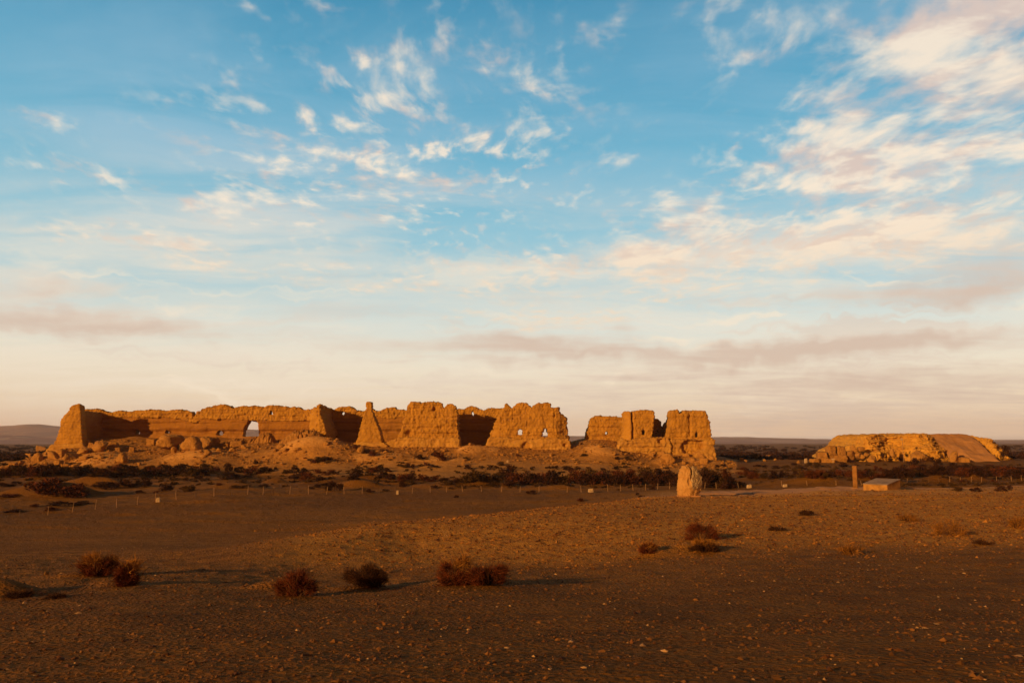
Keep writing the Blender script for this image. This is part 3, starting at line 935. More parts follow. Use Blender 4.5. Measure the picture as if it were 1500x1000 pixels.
def rubble(px0, px1, py, Y, depth, prof, label, tilt, seed):
    """a collapsed piece of wall: a ridge whose surface breaks into tilted bricks"""
    n, m = 150, 70
    pxs = np.linspace(px0, px1, n)
    ts = np.linspace(-1, 1, m)
    X = ((pxs - 750) / F * Y)[None] + 0 * ts[:, None]
    Yg = Y + ts[:, None] * depth + 0 * X
    top = np.interp(pxs, [a for a, _ in prof], [b for _, b in prof])
    g = height(X.ravel(), Yg.ravel()).reshape(X.shape)
    zt = np.array([P(750, t, Y).z for t in top])[None]
    env = np.clip(1 - np.abs(ts[:, None]) ** 2.2, 0, 1) * np.clip(np.minimum(pxs - px0, px1 - pxs) / 6, 0, 1)[None] ** .6
    q = np.stack([X.ravel(), Yg.ravel(), 0 * X.ravel()], 1) + seed
    ct, st_ = math.cos(tilt), math.sin(tilt)
    u = np.stack([(q[:, 0] * ct + q[:, 1] * st_) * 2.4, (-q[:, 0] * st_ + q[:, 1] * ct) * 1.1, q[:, 2]], 1)
    br = np.floor(u + .35 * noise3(u * .6)[:, None])
    fr = noise3(br * 7.77 + .5)
    z = g - .3 + (np.maximum(zt - g, .2) + .3) * env + (.6 * fr + .28 * fbm(q * 2.2, 3)).reshape(X.shape) * np.clip(env * 3, 0, 1)
    i = np.arange(n * m).reshape(m, n)
    f = np.stack([i[:-1, :-1], i[:-1, 1:], i[1:, 1:], i[1:, :-1]], -1).reshape(-1, 4)
    o = link('rubble_heap', mesh_np('rubble_heap', np.stack([X.ravel(), Yg.ravel(), z.ravel()], 1), f, False), M['boulder'])
    tag(o, label, 'rubble heap', G3)


rubble(408, 480, 650, 182.5, 3.0, [(408, 653), (418, 643), (430, 633), (444, 630), (460, 630), (471, 634), (480, 648)], 'big brick-rough rubble heap against the projecting stub of cross wall', .5, 3)
rubble(336, 408, 652, 188, 2.0, [(336, 648), (345, 642), (358, 645.5), (374, 644), (384, 637), (394, 633), (402, 637), (408, 648)], 'low ragged rubble ridge under the arched breach', -.3, 8)
for a in ((345, 653, 18, 8), (330, 655, 12, 6), (340, 661, 10, 6), (303, 666, 11, 8), (294, 678, 9, 5), (320, 661, 8, 5), (356, 657, 10, 6), (402, 663, 8, 6), (418, 662, 9, 6), (436, 660, 12, 5), (410, 656, 12, 6), (446, 664, 7, 4), (478, 652, 10, 7)):
    boulder(*a, 'small broken lump of earth on the sand below the arched breach', G3)
G4 = 'stones on the bare slope below the centre walls'
boulder(528, 662, 13, 10, 'bright boulder with a dark bush round it under the slim pillar', G4)
for a in ((690, 652, 9, 4), (650, 662, 10, 5), (617, 662, 8, 4), (596, 664, 7, 4), (634, 661, 6, 5), (705, 650, 5, 4), (808, 668, 6, 5), (855, 664, 6, 5), (880, 655, 10, 5), (735, 667, 5, 3), (672, 667, 5, 3)):
    boulder(*a, 'small earth lump on the slope between the centre walls and the track', G4)
G5 = 'rubble under the right towers'
boulder(979, 678, 19, 15, 'pyramid-shaped rubble boulder standing below the notch between the right towers', G5)
boulder(1031, 679, 12, 9, 'bright square block below the rightmost tower', G5, 'block')
boulder(1024, 670, 26, 11, 'wide lump lying in the undercut of the rightmost tower', G5)
for a in ((960, 665, 14, 7), (972, 668, 11, 8), (970, 677, 8, 5), (1006, 669, 12, 6), (1016, 676, 9, 6), (1003, 680, 8, 6), (1043, 674, 8, 7), (954, 668, 8, 5), (946, 660, 8, 6), (952, 652, 8, 6), (962, 656, 9, 6), (940, 662, 8, 5), (955, 660, 9, 6), (968, 660, 9, 6), (990, 672, 7, 4), (1036, 668, 8, 6)):
    boulder(*a, 'broken block in the rubble spill under the right towers', G5)
G6 = 'blocks at the left end of the earth mound'
boulder(1195, 680, 11, 9, 'low bright block at the outer left end of the mound', G6, 'block', Y=184)
boulder(1210, 680, 26, 10, 'long flat block carrying the stacked blocks left of the mound', G6, 'block', Y=185)
boulder(1206, 672, 16, 11, 'rounded block on the left shoulder of the stack beside the mound', G6, Y=186)
boulder(1220, 674, 14, 11, 'upright block holding up the two top blocks beside the mound', G6, 'block', Y=186.4)
boulder(1218.5, 664.5, 13, 12, 'left one of the two top blocks stacked beside the mound', G6, 'block', Y=186.4)
boulder(1232, 667.5, 14, 15, 'right and taller one of the two top blocks stacked beside the mound', G6, 'block', Y=186.8)
boulder(1232, 677, 22, 11, 'broad shaded block below the taller top block beside the mound', G6, 'block', Y=186.6)
for a_ in ((1253, 664, 13, 8), (1259, 671, 13, 9), (1243, 667, 9, 6), (1262, 660, 9, 6), (1250, 657, 8, 5), (1271, 668, 9, 6)):
    boulder(*a_, 'rough lump on the ramp between the stacked blocks and the mound cliff', G6, Y=187.5)
boulder(1247, 673, 20, 13, 'lumpy block between the stack and the mound cliff', G6, Y=187)
G7 = 'boulders along the foot of the earth mound'
boulder(1281, 678, 16, 12, 'bright boulder on the foot of the mound left of its thin pole', G7, Y=184.5)
boulder(1348, 678, 28, 18, 'big bulging block at the middle of the mound foot', G7, Y=184)
boulder(1396, 678, 15, 19, 'leaning fin of rock where the sand drift starts', G7, Y=184, lean=.35)
boulder(1414, 679, 13, 10, 'small pointed rock at the foot of the sand drift', G7, Y=183)
boulder(1265, 671, 7, 6, 'pale lump in the dark bush on the mound left foot', G7, Y=186)
boulder(1309, 668, 9, 12, 'upright crag in the shaded bay of the mound', G7, Y=187)


def rubble_scatter():
    R = np.random.default_rng(31)
    n = 11000
    px = R.uniform(10, 1075, n)
    Y = R.uniform(169, 191, n)
    x = (px - 750) / F * Y
    c = fbm(np.stack([x * .12, Y * .25, 0 * x], 1), 3, .6)
    keep = R.uniform(-.5, .35, n) < c - .12 + .25 * sstep(176, 186, Y) - .5 * sstep(330, 360, px) * 0
    x, Y = x[keep], Y[keep]
    n = len(x)
    base = np.array([[1, 0, 0], [-1, 0, 0], [0, 1, 0], [0, -1, 0], [0, 0, 1], [0, 0, -1], [.65, .6, .5], [-.6, -.55, .55], [.6, -.6, .45]], float)
    tr = np.array([[6, 0, 2], [4, 0, 6], [4, 6, 2], [8, 0, 4], [3, 8, 4], [3, 0, 8], [2, 4, 1], [4, 7, 1], [7, 3, 1], [4, 3, 7], [2, 0, 5], [0, 3, 5], [3, 1, 5], [1, 2, 5]])
    k = np.minimum(np.exp(R.normal(math.log(.15), .55, n)), .5)
    v = base[None] * (1 + R.normal(size=(n, 9, 3)) * .2) * (k[:, None] * np.stack([R.uniform(.9, 1.5, n), R.uniform(.8, 1.2, n), R.uniform(.5, .9, n)], 1))[:, None]
    a = R.uniform(0, 6.28, n)
    ca, sa = np.cos(a)[:, None], np.sin(a)[:, None]
    v = np.stack([v[..., 0] * ca - v[..., 1] * sa, v[..., 0] * sa + v[..., 1] * ca, v[..., 2]], -1)
    v += np.stack([x, Y, height(x, Y) + k * .2], 1)[:, None]
    f = (tr[None] + (np.arange(n) * 9)[:, None, None]).reshape(-1, 3)
    o = link('rubble', mesh_np('rubble', v.reshape(-1, 3), f, False), M['boulder'])
    tag(o, 'small broken earth strewn over the slope below the ruin walls', kind='stuff')


rubble_scatter()
G8 = 'pale stones far out on the plain'
for a in ((1086, 675, 5, 5), (1093, 677, 6, 4), (1120, 675, 5, 3), (1136, 674, 5, 3), (1127, 671, 10, 5), (1170, 678, 5, 4), (1058, 680, 5, 4)):
    boulder(*a, 'pale stone on the scrubby plain between ruin and mound', G8)
G9 = 'stones lying on the near slope'
boulder(67, 842, 7, 5, 'pale stone left of the pair of bushes with sunlit tops', G9)
boulder(1493, 780, 9, 4, 'pale flat stone at the right edge of the near slope', G9)


# ------------------------------------------------------------------ standing stone
def build_stone():
    base = hit(1010, 727)
    s = base.y / F
    root = tag(empty('standing_stone', base), 'tall egg-shaped commemorative stone with a dark cleft, on the path before the scrub', 'standing stone')
    bm = bmesh.new()
    bmesh.ops.create_icosphere(bm, subdivisions=6, radius=.5)
    me0 = bpy.data.meshes.new('boulder')
    for f_ in bm.faces: f_.smooth = True
    bm.to_mesh(me0); bm.free()
    v, _ = get_vn(me0)
    v[:, 2] += .5
    x, y, z = v[:, 0], v[:, 1], v[:, 2]
    # left and right edge per height, in photo pixels about its foot
    hp = np.array([0, .02, .10, .25, .45, .6, .75, .85, .93, .98, 1.0]) * 45
    lft = np.interp(z * 45, hp, [-10, -14.5, -16.8, -17, -16, -15.2, -14.2, -12.4, -10.2, -8, -3])
    rgt = np.interp(z * 45, hp, [8, 11.5, 13.5, 16.5, 19.0, 18.0, 15.2, 12.8, 10.4, 7.5, 1])
    rr = np.sqrt(np.maximum(.25 - (z - .5) ** 2, 1e-5))
    q = np.clip(x / rr, -1, 1); e = np.clip(y / rr, -1, 1)
    X = (lft + rgt) / 2 + q * (rgt - lft) / 2
    dep = np.interp(z, [0, .05, .3, .7, .92, 1], [7, 9, 11, 9, 6, 2])
    Yd = e * dep
    front = np.clip(-e, 0, 1)
    # two flattened faces meet at a ridge left of the middle
    Yd = np.where(e < 0, -dep * np.clip(np.minimum(.98 - .045 * np.maximum(X - 1.5, 0), 1.0 - .04 * np.maximum(-X - 3, 0)), .1, 1) * np.clip((1 - np.abs(q) ** 3.2), 0, 1) ** .5, Yd)
    p3 = np.stack([X, Yd, z * 45], 1)
    jag = 1.1 * noise3(p3 * [0, 0, .22] + 4) + .5 * noise3(p3 * [0, 0, .7] + 4)
    cx = np.interp(z, [.45, .6, .75, 1], [2.2, 1.0, 2.6, 2.0]) + jag
    wv = np.interp(z, [.42, .55, .8, .93, 1.0], [.2, 1.0, 1.1, 1.6, 3.0])
    k = np.exp(-((X - cx) / wv) ** 4) * sstep(.42, .55, z)
    Yd += front ** .5 * k * np.interp(z, [.42, .6, .85, 1], [1, 3.6, 5, 5])
    k2 = np.exp(-(((X + 1.5 - .4 * jag) / 2.6) ** 2 + ((z - .50) / .10) ** 2) ** 2)
    Yd += front ** .5 * k2 * 2.8
    k3 = np.exp(-(((X + 7) / 3.2) ** 2 + ((z - .62) / .06) ** 2))
    Yd += front * k3 * 1.6
    Zz = z * 45 - np.exp(-((X - 2) / 2.4) ** 2) * sstep(.9, 1, z) * 3
    pts = np.stack([X, Yd, Zz], 1)
    ax = np.array([.25, .25, .22])
    rough = 1.7 * fbm(p3 * ax * .8, 4, .6) + 1.3 * np.abs(noise3(p3 * .33 + 8)) + .6 * np.abs(noise3(p3 * .9)) + .3 * noise3(p3 * 2)
    nd = np.stack([q, e, (z - .5) * 1.2], 1)
    pts = (pts + nd * rough[:, None]) * s
    pts[:, 2] -= .05
    me0.vertices.foreach_set('co', pts.astype(np.float32).ravel())
    me0.materials.clear()
    me0.materials.append(M['stone'])
    me0.materials.append(M['stone_pale'])
    # the flat split face on the right is paler stone
    n = len(me0.polygons)
    cen = np.empty(n * 3, np.float32)
    me0.update()
    me0.polygons.foreach_get('center', cen)
    cen = cen.reshape(-1, 3) / s
    pale = ((cen[:, 0] > 1.0 + 2.2 * noise3(cen * .25)) & (cen[:, 2] > 11 + 5 * noise3(cen * .3)) & (cen[:, 1] < 5)).astype(np.int32)
    me0.polygons.foreach_set('material_index', pale)
    me0.update()
    link('boulder', me0, M['stone'], root)
    # rough concrete footing
    bm = bmesh.new()
    bmesh.ops.create_cube(bm, size=1)
    bmesh.ops.bevel(bm, geom=bm.edges, offset=.06, segments=2, affect='EDGES')
    for vv in bm.verts:
        vv.co = (vv.co.x * 1.9 - .1, vv.co.y * 1.3 - .1, vv.co.z * .3 - .04)
    bmesh.ops.subdivide_edges(bm, edges=bm.edges, cuts=3, use_grid_fill=True)
    for vv in bm.verts:
        vv.co += Vector((random.uniform(-.02, .02), random.uniform(-.02, .02), random.uniform(-.02, .02)))
    me = bpy.data.meshes.new('footing')
    bm.to_mesh(me)
    bm.free()
    link('footing', me, M['path'], root)


build_stone()


# ------------------------------------------------------------------ small built things
def prism(pts_bottom, pts_top, bevel=.015):
    n = len(pts_bottom)
    bm = bmesh.new()
    a = [bm.verts.new(p) for p in pts_bottom]
    b = [bm.verts.new(p) for p in pts_top]
    bm.faces.new(a[::-1])
    bm.faces.new(b)
    for i in range(n):
        bm.faces.new((a[i], a[(i + 1) % n], b[(i + 1) % n], b[i]))
    bmesh.ops.recalc_face_normals(bm, faces=bm.faces)
    if bevel:
        bmesh.ops.bevel(bm, geom=bm.edges, offset=bevel, segments=2, affect='EDGES')
    me = bpy.data.meshes.new('prism')
    bm.to_mesh(me)
    bm.free()
    return me


def boxm(w, d, h, z0=0.0, cx=0.0, cy=0.0, bevel=.015):
    q = [(-w / 2 + cx, -d / 2 + cy), (w / 2 + cx, -d / 2 + cy), (w / 2 + cx, d / 2 + cy), (-w / 2 + cx, d / 2 + cy)]
    return prism([(x, y, z0) for x, y in q], [(x, y, z0 + h) for x, y in q], bevel)


# upright slab and slanted plinth
b = hit(1253.5, 715.5)
s = b.y / F
r = tag(empty('upright_slab', b, math.radians(-40)), 'narrow upright red-brown slab standing beside the slanted plinth', 'stone slab')
link('slab', boxm(.46, .24, 34 * s, -.1), M['pillar'], r)
link('footing', boxm(.95, .55, .16, -.08), M['path'], r)

b = hit(1300, 718)
s = b.y / F
r = tag(empty('slanted_plinth', b, math.radians(-52)), 'low orange plinth with a slanting top greyed by low sun, right of the upright slab', 'plinth')
w, d, h0, h1 = 2.5, 2.7, .50, .95
q = [(-w, 0), (0, 0), (0, d), (-w, d)]
link('body', prism([(x, y, -.3) for x, y in q], [(x, y, h0 if y == 0 else h1) for x, y in q], .02), M['plaque'], r)
sl = (h1 - h0) / d
q2 = [(-w - .05, -.05), (.05, -.05), (.05, d + .05), (-w - .05, d + .05)]
link('inclined_plaque', prism([(x, y, h0 + sl * y + .004) for x, y in q2], [(x, y, h0 + sl * y + .075) for x, y in q2], .012), M['plaque_top'], r)


def post_mesh(w, h, seed):
    R = random.Random(seed)
    n, m = 6, 6
    v, f = [], []
    for k in range(m):
        t = k / (m - 1)
        ox, oy = .03 * math.sin(t * 3 + seed), .03 * math.cos(t * 2 + seed)
        for j in range(n):
            a = j / n * 6.2832
            rr = w * .5 * (1.08 - .2 * t) * R.uniform(.88, 1.12)
            v.append((ox + rr * math.cos(a), oy + rr * math.sin(a), -.15 + t * (h + .15)))
    for k in range(m - 1):
        for j in range(n):
            f.append((k * n + j, k * n + (j + 1) % n, (k + 1) * n + (j + 1) % n, (k + 1) * n + j))
    me = mesh_np('post', v, f)
    bm = bmesh.new(); bm.from_mesh(me)
    bm.faces.new([bm.verts[i] for i in range(0)] or [x for x in list(bm.verts)[-n:]])
    bm.to_mesh(me); bm.free()
    return me


def fence(posts, label):
    root = empty('wire_fence', hit(posts[0][0], posts[0][1]))
    tag(root, label, 'fence', 'wire fence across the plain')
    tops = []
    for i, (px, py, h, dark) in enumerate(posts):
        p = hit(px, py)
        hh = h / F * p.y
        me = post_mesh(.068, hh, i)
        o = link('post', me, M['post_dark'] if dark else M['post'], root)
        o.location = p - root.location
        o.rotation_euler = (random.uniform(-.1, .1), random.uniform(-.1, .1), random.uniform(0, 6))
        tops.append((p, hh))
    for frac in (.55, .9):
        v, f = [], []
        pts = []
        for (p, hh), (p2, h2) in zip(tops[:-1], tops[1:]):
            if abs(p2.x - p.x) > 18: 
                pass
            for k in range(5):
                t = k / 5
                a = p + Vector((0, 0, hh * frac)); b2 = p2 + Vector((0, 0, h2 * frac))
                c = a.lerp(b2, t); c.z -= .12 * math.sin(math.pi * t)
                pts.append(c - root.location)
        pts.append(tops[-1][0] + Vector((0, 0, tops[-1][1] * frac)) - root.location)
        rr = .008
        for c in pts:
            v += [(c.x, c.y - rr, c.z - rr), (c.x, c.y + rr, c.z - rr), (c.x, c.y, c.z + rr)]
        for k in range(len(pts) - 1):
            for j in range(3):
                f.append((3 * k + j, 3 * k + (j + 1) % 3, 3 * k + 3 + (j + 1) % 3, 3 * k + 3 + j))
        link('wire', mesh_np('wire', v, f), M['wire'], root)


fence([(-45, 762, 13, 1), (-8, 760, 13, 0), (29, 757, 12, 1), (70, 754, 12, 0), (106, 750, 14, 0), (140, 745.5, 14, 0), (171, 743, 13, 0), (201, 739, 12, 0), (228, 735, 14, 0), (258, 731.5, 13, 0), (286, 727.5, 9, 1), (313, 726, 12, 0), (339, 724.7, 7, 1),
       (362.5, 724, 12, 0), (385, 724.5, 12, 0), (400, 724, 11, 0), (424.6, 723, 11, 0), (451.5, 723, 12, 0), (478.6, 723.7, 11, 0), (503.7, 723, 11, 0), (530.6, 723, 11, 0), (555.4, 723, 11, 1), (578.5, 723, 11, 1), (604, 722.5, 9, 0), (630.5, 721, 9, 0), (654, 720.5, 8, 0), (677.6, 719.6, 8, 0),
       (705, 719.6, 8, 0), (735, 719.8, 8, 0), (762, 720, 8, 0), (789.4, 720.4, 9, 0), (830.6, 721, 9, 0), (851.4, 720.3, 9, 0), (890.4, 719.3, 10, 0), (909, 719.2, 9, 0), (927.5, 718, 9, 0), (945.7, 717.4, 9, 0), (963, 716.8, 9, 0), (981.4, 716, 10, 0), (1032.7, 715.2, 9, 0), (1049.6, 715.2, 9, 0),
       (1065.4, 714.4, 8, 0), (1081.6, 714.6, 8, 0)],
      'long wire fence of thin leaning posts from the left edge to the standing stone')
fence([(1145.5, 711.8, 8, 0), (1182, 711, 7, 0), (1225, 710.6, 7, 0), (1262, 710, 7, 0), (1329, 709, 8, 0), (1345, 708.6, 7, 1), (1360, 708, 8, 1), (1376, 707.5, 8, 1), (1391.6, 707, 9, 0), (1407, 706.6, 8, 0), (1422.6, 706.7, 9, 0), (1437.5, 706, 8, 0), (1460, 705.4, 8, 0), (1481.6, 705, 8, 0), (1496.7, 704.7, 9, 0), (1520, 704, 8, 0)],
      'short wire fence of thin posts behind the slanted plinth, running to the right edge')


def marker(px, py, w, h, label, cat='marker stone', rz=.2, mat='marker', name='marker_block'):
    p = hit(px, py)
    s = p.y / F
    W_, H_ = w * s, h * s
    bm = bmesh.new()
    bmesh.ops.create_cube(bm, size=1)
    bmesh.ops.bevel(bm, geom=bm.edges, offset=.09, segments=2, affect='EDGES')
    for vv in bm.verts:
        t = vv.co.z + .5
        k = 1 - .12 * t
        vv.co = (vv.co.x * W_ * k, vv.co.y * W_ * .7 * k, (t - .08) * H_ + (.12 * H_ * vv.co.x if t > .5 else 0))
    me = bpy.data.meshes.new(name)
    bm.to_mesh(me); bm.free()
    o = link(name, me, M[mat])
    o.location = p
    o.rotation_euler = (0, 0, rz)
    tag(o, label, cat, 'marker blocks and stones')
    return o


marker(231.5, 735, 5.5, 7, 'white block at the foot of a fence post on the left plain')
marker(582, 724, 3.6, 6.5, 'narrow white block by the dark fence posts at the centre')
marker(865.5, 720.5, 7.5, 5.5, 'grey-white cube before the thickest scrub, by the fence')
marker(1097.5, 714.5, 6.5, 5.5, 'sandy cube by the last fence post right of the standing stone')
marker(1150, 713, 6, 4.5, 'pale slumped block beside the first post of the right fence')
marker(678, 681, 3.6, 9, 'small orange upright slab on the track below the centre walls', 'stone slab', mat='plaque', name='small_slab')
marker(526, 681.5, 4, 6, 'dark stump-like stone on the track below the slim pillar', 'stone slab', mat='pillar', name='small_slab')
marker(1180.5, 678, 4, 7, 'small pale stele left of the stacked blocks', 'stone slab', name='small_slab')
marker(743.5, 677, 2.6, 3.5, 'tiny pale stone on the track under the windowed front wall')

# thin pole with a lamp-like head on the mound, and a small T-shaped sign
p = P(1324, 679, 183.0)
p.z = H(p.x, p.y)
s = p.y / F
r = tag(empty('thin_pole', p), 'thin pale pole with a small head, standing at the foot of the earth mound', 'pole')
link('pole', post_mesh(.14, 31 * s, 3), M['post'], r)
me = boxm(.5, .3, .42, 31 * s, -.12, 0, .04)
link('head', me, M['marker'], r)
p = hit(1220.5, 678)
s = p.y / F
r = tag(empty('small_sign', p), 'tiny white T-shaped sign before the stacked blocks', 'sign')
link('post', post_mesh(.14, 5 * s, 5), M['marker'], r)
link('board', boxm(.75, .08, .3, 4.6 * s, 0, -.09, .01), M['marker'], r)


# ------------------------------------------------------------------ scrub
def scrub_mesh(seed, n=900, mat='scrub', size=.06):
    R = np.random.default_rng(seed)
    k = R.integers(7, 12)
    cc = np.stack([R.uniform(-.36, .36, k), R.uniform(-.34, .34, k), R.uniform(.12, .62, k)], 1)
    cc[:, 2] *= np.sqrt(np.clip(1 - (cc[:, 0] ** 2 + cc[:, 1] ** 2) / .3, .15, 1)) * 1.1
    rad = R.uniform(.12, .24, k)
    w = R.integers(0, k, n)
    d = R.normal(size=(n, 3))
    d /= np.linalg.norm(d, axis=1)[:, None]
    c = cc[w] + d * rad[w][:, None] * (R.uniform(.25, 1, n) ** .5)[:, None]
    c[:, 2] = np.abs(c[:, 2])
    up = d * .7 + np.array([0, 0, .8]) + R.normal(size=(n, 3)) * .35
    up /= np.linalg.norm(up, axis=1)[:, None]
    sd = np.cross(up, R.normal(size=(n, 3)))
    sd /= np.linalg.norm(sd, axis=1)[:, None]
    L = size * R.uniform(.6, 1.5, n)[:, None]
    Wd = size * R.uniform(.25, .6, n)[:, None]
    v = np.concatenate([c - sd * Wd, c + sd * Wd, c + up * L * 1.4 + sd * Wd * .3, c - up * L * .4], 0).reshape(4, n, 3).transpose(1, 0, 2).reshape(-1, 3)
    i = np.arange(n) * 4
    f = np.concatenate([np.stack([i, i + 1, i + 2], 1), np.stack([i + 1, i, i + 3], 1)])
    # sprays that reach out past the outline
    m = 46
    a = R.uniform(0, 6.283, m)
    e = R.uniform(.15, 1.45, m)
    dr = np.stack([np.cos(a) * np.cos(e), np.sin(a) * np.cos(e), np.sin(e)], 1)
    st = np.stack([R.uniform(-.3, .3, m), R.uniform(-.3, .3, m), R.uniform(0, .25, m)], 1)
    ln = R.uniform(.25, .42, m)[:, None]
    sx = np.cross(dr, R.normal(size=(m, 3)))
    sx /= np.linalg.norm(sx, axis=1)[:, None]
    b = len(v)
    v2 = np.stack([st - sx * .014, st + sx * .014, st + dr * ln], 1).reshape(-1, 3)
    j = b + np.arange(m) * 3
    f = np.concatenate([f, np.stack([j, j + 1, j + 2], 1)])
    v = np.concatenate([v, v2])
    me = mesh_np('scrub_bush', v, f, smooth=False)
    me.materials.append(M[mat])
    return me


SCR = [scrub_mesh(s, 900, ['scrub', 'scrub', 'scrub_red', 'scrub_olive'][s % 4]) for s in range(10)]
_occ = []


def scrub(px, py, w, h, label, group, me=None, p=None):
    p = p or hit(px, py)
    s = p.y / F
    o = bpy.data.objects.new('scrub_bush', me or random.choice(SCR))
    C.objects.link(o)
    W_, H_ = w * s, h * s
    o.location = (p.x, p.y, p.z - .06 * H_)
    o.rotation_euler = (0, 0, random.uniform(0, 6.28))
    o.scale = (W_, W_ * random.uniform(.8, 1.1), H_ * 1.25)
    tag(o, label, 'bush', group)
    return o


def band(n, px0, px1, fy, wr, hr, label, group, mes=None):
    for k in range(n):
        px = px0 + (px1 - px0) * (k + random.uniform(.1, .9)) / n
        py = fy(px) if callable(fy) else random.uniform(*fy)
        w = random.uniform(*wr)
        scrub(px, py, w, random.uniform(*hr) * (.7 + .3 * w / wr[1]), label, group, random.choice(mes) if mes else None)


J = random.uniform
# thick belt under the left rubble slope
band(24, -10, 300, lambda x: 697 + J(-2, 1.5), (20, 32), (13, 18), 'dark bush in the dense belt under the left rubble slope', 'dense scrub belt on the left')
band(14, 0, 290, lambda x: 691 + J(-1, 1.5), (16, 24), (10, 13), 'dark bush in the rear of the dense belt under the left rubble slope', 'dense scrub belt on the left')
for a in ((70, 723, 62, 24), (110, 727, 46, 20)):
    scrub(*a, 'big red-brown bush on a sandy hummock behind the left fence' if a[0] == 70 else 'second red-brown bush, lower, right of the big one behind the left fence', 'hummock bushes behind the left fence', SCR[2])
for a in ((8, 713, 20, 9), (24, 709, 14, 5), (146, 713, 30, 8), (163, 716, 26, 12), (186, 712, 30, 13), (216, 712, 20, 12), (243, 719, 20, 12), (276, 719, 24, 12), (205, 722, 12, 5), (228, 722, 9, 4), (95, 741, 42, 8), (20, 750, 26, 7), (52, 742, 14, 5), (74, 748, 18, 6), (12, 728, 30, 5), (122, 738, 22, 6)):
    scrub(*a, 'low dark bush scattered over the rough ground behind the left fence', 'scattered bushes behind the left fence')
# scattered scrub below the cross wall and pillar
for a in ((300, 692, 22, 15), (316, 690, 14, 9), (288, 695, 18, 8), (335, 690, 16, 12), (352, 692, 18, 10), (368, 694, 22, 13), (384, 692, 16, 9), (392, 690, 16, 9), (340, 701, 24, 8), (332, 697, 16, 7), (362, 700, 18, 6), (374, 680, 8, 8), (404, 687, 6, 4), (418, 693, 12, 9), (430, 692, 16, 10), (446, 691, 14, 9),
          (467, 676, 18, 8), (480, 676, 16, 9), (460, 678, 12, 6), (432, 702, 18, 10), (450, 704, 22, 14), (468, 704, 16, 9), (444, 697, 16, 8), (466, 693, 14, 8), (482, 695, 20, 9), (490, 719, 24, 16), (474, 714, 24, 8), (455, 716, 12, 4), (290, 702, 10, 7), (272, 704, 8, 4), (350, 714, 30, 6), (386, 713, 14, 5), (320, 711, 10, 4)):
    scrub(*a, 'small dark bush between the fence and the wall with the arched breach', 'scattered bushes below the arched breach')
for a in ((522, 698, 20, 13), (518, 703, 20, 10), (540, 692, 14, 8), (548, 692, 18, 9), (556, 688, 14, 9), (568, 691, 14, 9), (560, 700, 18, 11), (574, 702, 16, 13), (590, 704, 20, 13), (604, 703, 20, 14), (620, 704, 20, 12), (634, 705, 20, 9), (650, 706, 18, 7), (668, 707, 20, 7), (600, 709, 14, 7), (590, 713, 12, 9),
          (540, 721, 16, 6), (565, 719, 12, 5), (635, 715, 12, 5), (592, 684, 12, 6), (601, 684, 14, 8), (625, 682, 12, 7), (634, 684, 8, 5), (640, 685, 10, 4), (596, 690, 8, 4), (613, 690, 5, 3), (668, 729, 8, 5), (688, 707, 14, 8), (536, 664, 18, 10), (545, 668, 16, 8), (521, 658, 8, 6), (562, 662, 16, 5),
          (614, 673, 16, 9), (646, 674, 20, 16), (637, 668, 12, 8), (672, 705, 12, 6)):
    scrub(*a, 'small dark bush on the slope and track below the centre walls', 'scattered bushes below the centre walls')
# the thickest belt, before the right half of the ruin
band(24, 690, 1075, lambda x: np.interp(x, [690, 800, 850, 1075], [706, 707, 710, 713]) + J(-2.5, 1.5), (22, 40), (14, 27), 'dark bush in the thickest belt, left and right behind the standing stone', 'thickest scrub belt behind the fence')
band(11, 860, 1070, lambda x: 705 + J(-2, 1), (22, 32), (18, 23), 'dark bush in the rear row of the thickest belt behind the standing stone', 'thickest scrub belt behind the fence')
for a in ((1036, 714, 26, 26), (1066, 715, 30, 20), (744, 712, 22, 9), (720, 712, 16, 8), (765, 710, 14, 6), (778, 723, 14, 6), (796, 710, 10, 5), (933, 725, 7, 4), (850, 734, 11, 5), (956, 717, 10, 5), (660, 709, 12, 7)):
    scrub(*a, 'low dark bush at the near edge of the thickest belt, by the fence', 'bushes along the near edge of the thickest belt')
for a in ((686, 687, 14, 7), (706, 685, 9, 5), (718, 685, 9, 5), (728, 686, 8, 6), (734, 682, 14, 7), (749, 688, 14, 4), (780, 685, 7, 3), (803, 686, 10, 4), (812, 686, 10, 4), (832, 688, 26, 6), (846, 687, 10, 5), (862, 686, 8, 3), (904, 673, 9, 5), (919, 673, 10, 6), (903, 687, 12, 7), (917, 685, 7, 4), (936, 686, 6, 3), (758, 668, 7, 4), (855, 668, 12, 6), (816, 684, 6, 3)):
    scrub(*a, 'tiny dark bush dotted along the sandy track under the windowed wall', 'bushes dotted along the sandy track')
# right of the stone
for a in ((1086, 696, 14, 7), (1094, 697, 16, 9), (1104, 701, 20, 11), (1120, 700, 18, 9), (1132, 700, 18, 11), (1146, 699, 16, 10), (1158, 699, 14, 7), (1166, 696, 10, 7), (1176, 699, 14, 9), (1050, 684, 12, 4), (1058, 683, 10, 4), (1070, 687, 7, 4), (1088, 688, 10, 5), (1093, 689, 9, 4), (1102, 692, 14, 4), (1110, 683, 14, 4), (1120, 684, 8, 5), (1136, 686, 12, 5), (1162, 681, 10, 4), (1150, 685, 16, 4), (1186, 682, 12, 6), (1176, 687, 12, 4)):
    scrub(*a, 'dark bush on the open ground between the standing stone and the mound', 'bushes between the standing stone and the mound')
band(14, 1180, 1300, lambda x: 699.5 + J(-3, 1), (15, 24), (9, 13), 'dark bush in the belt behind the upright slab', 'scrub belt before the mound')
band(22, 1296, 1510, lambda x: np.interp(x, [1296, 1380, 1420, 1510], [699, 695, 697, 699]) + J(-1.5, 1.5), (20, 32), (12, 17), 'dark bush in the belt before the mound, right of the plinth', 'scrub belt before the mound')
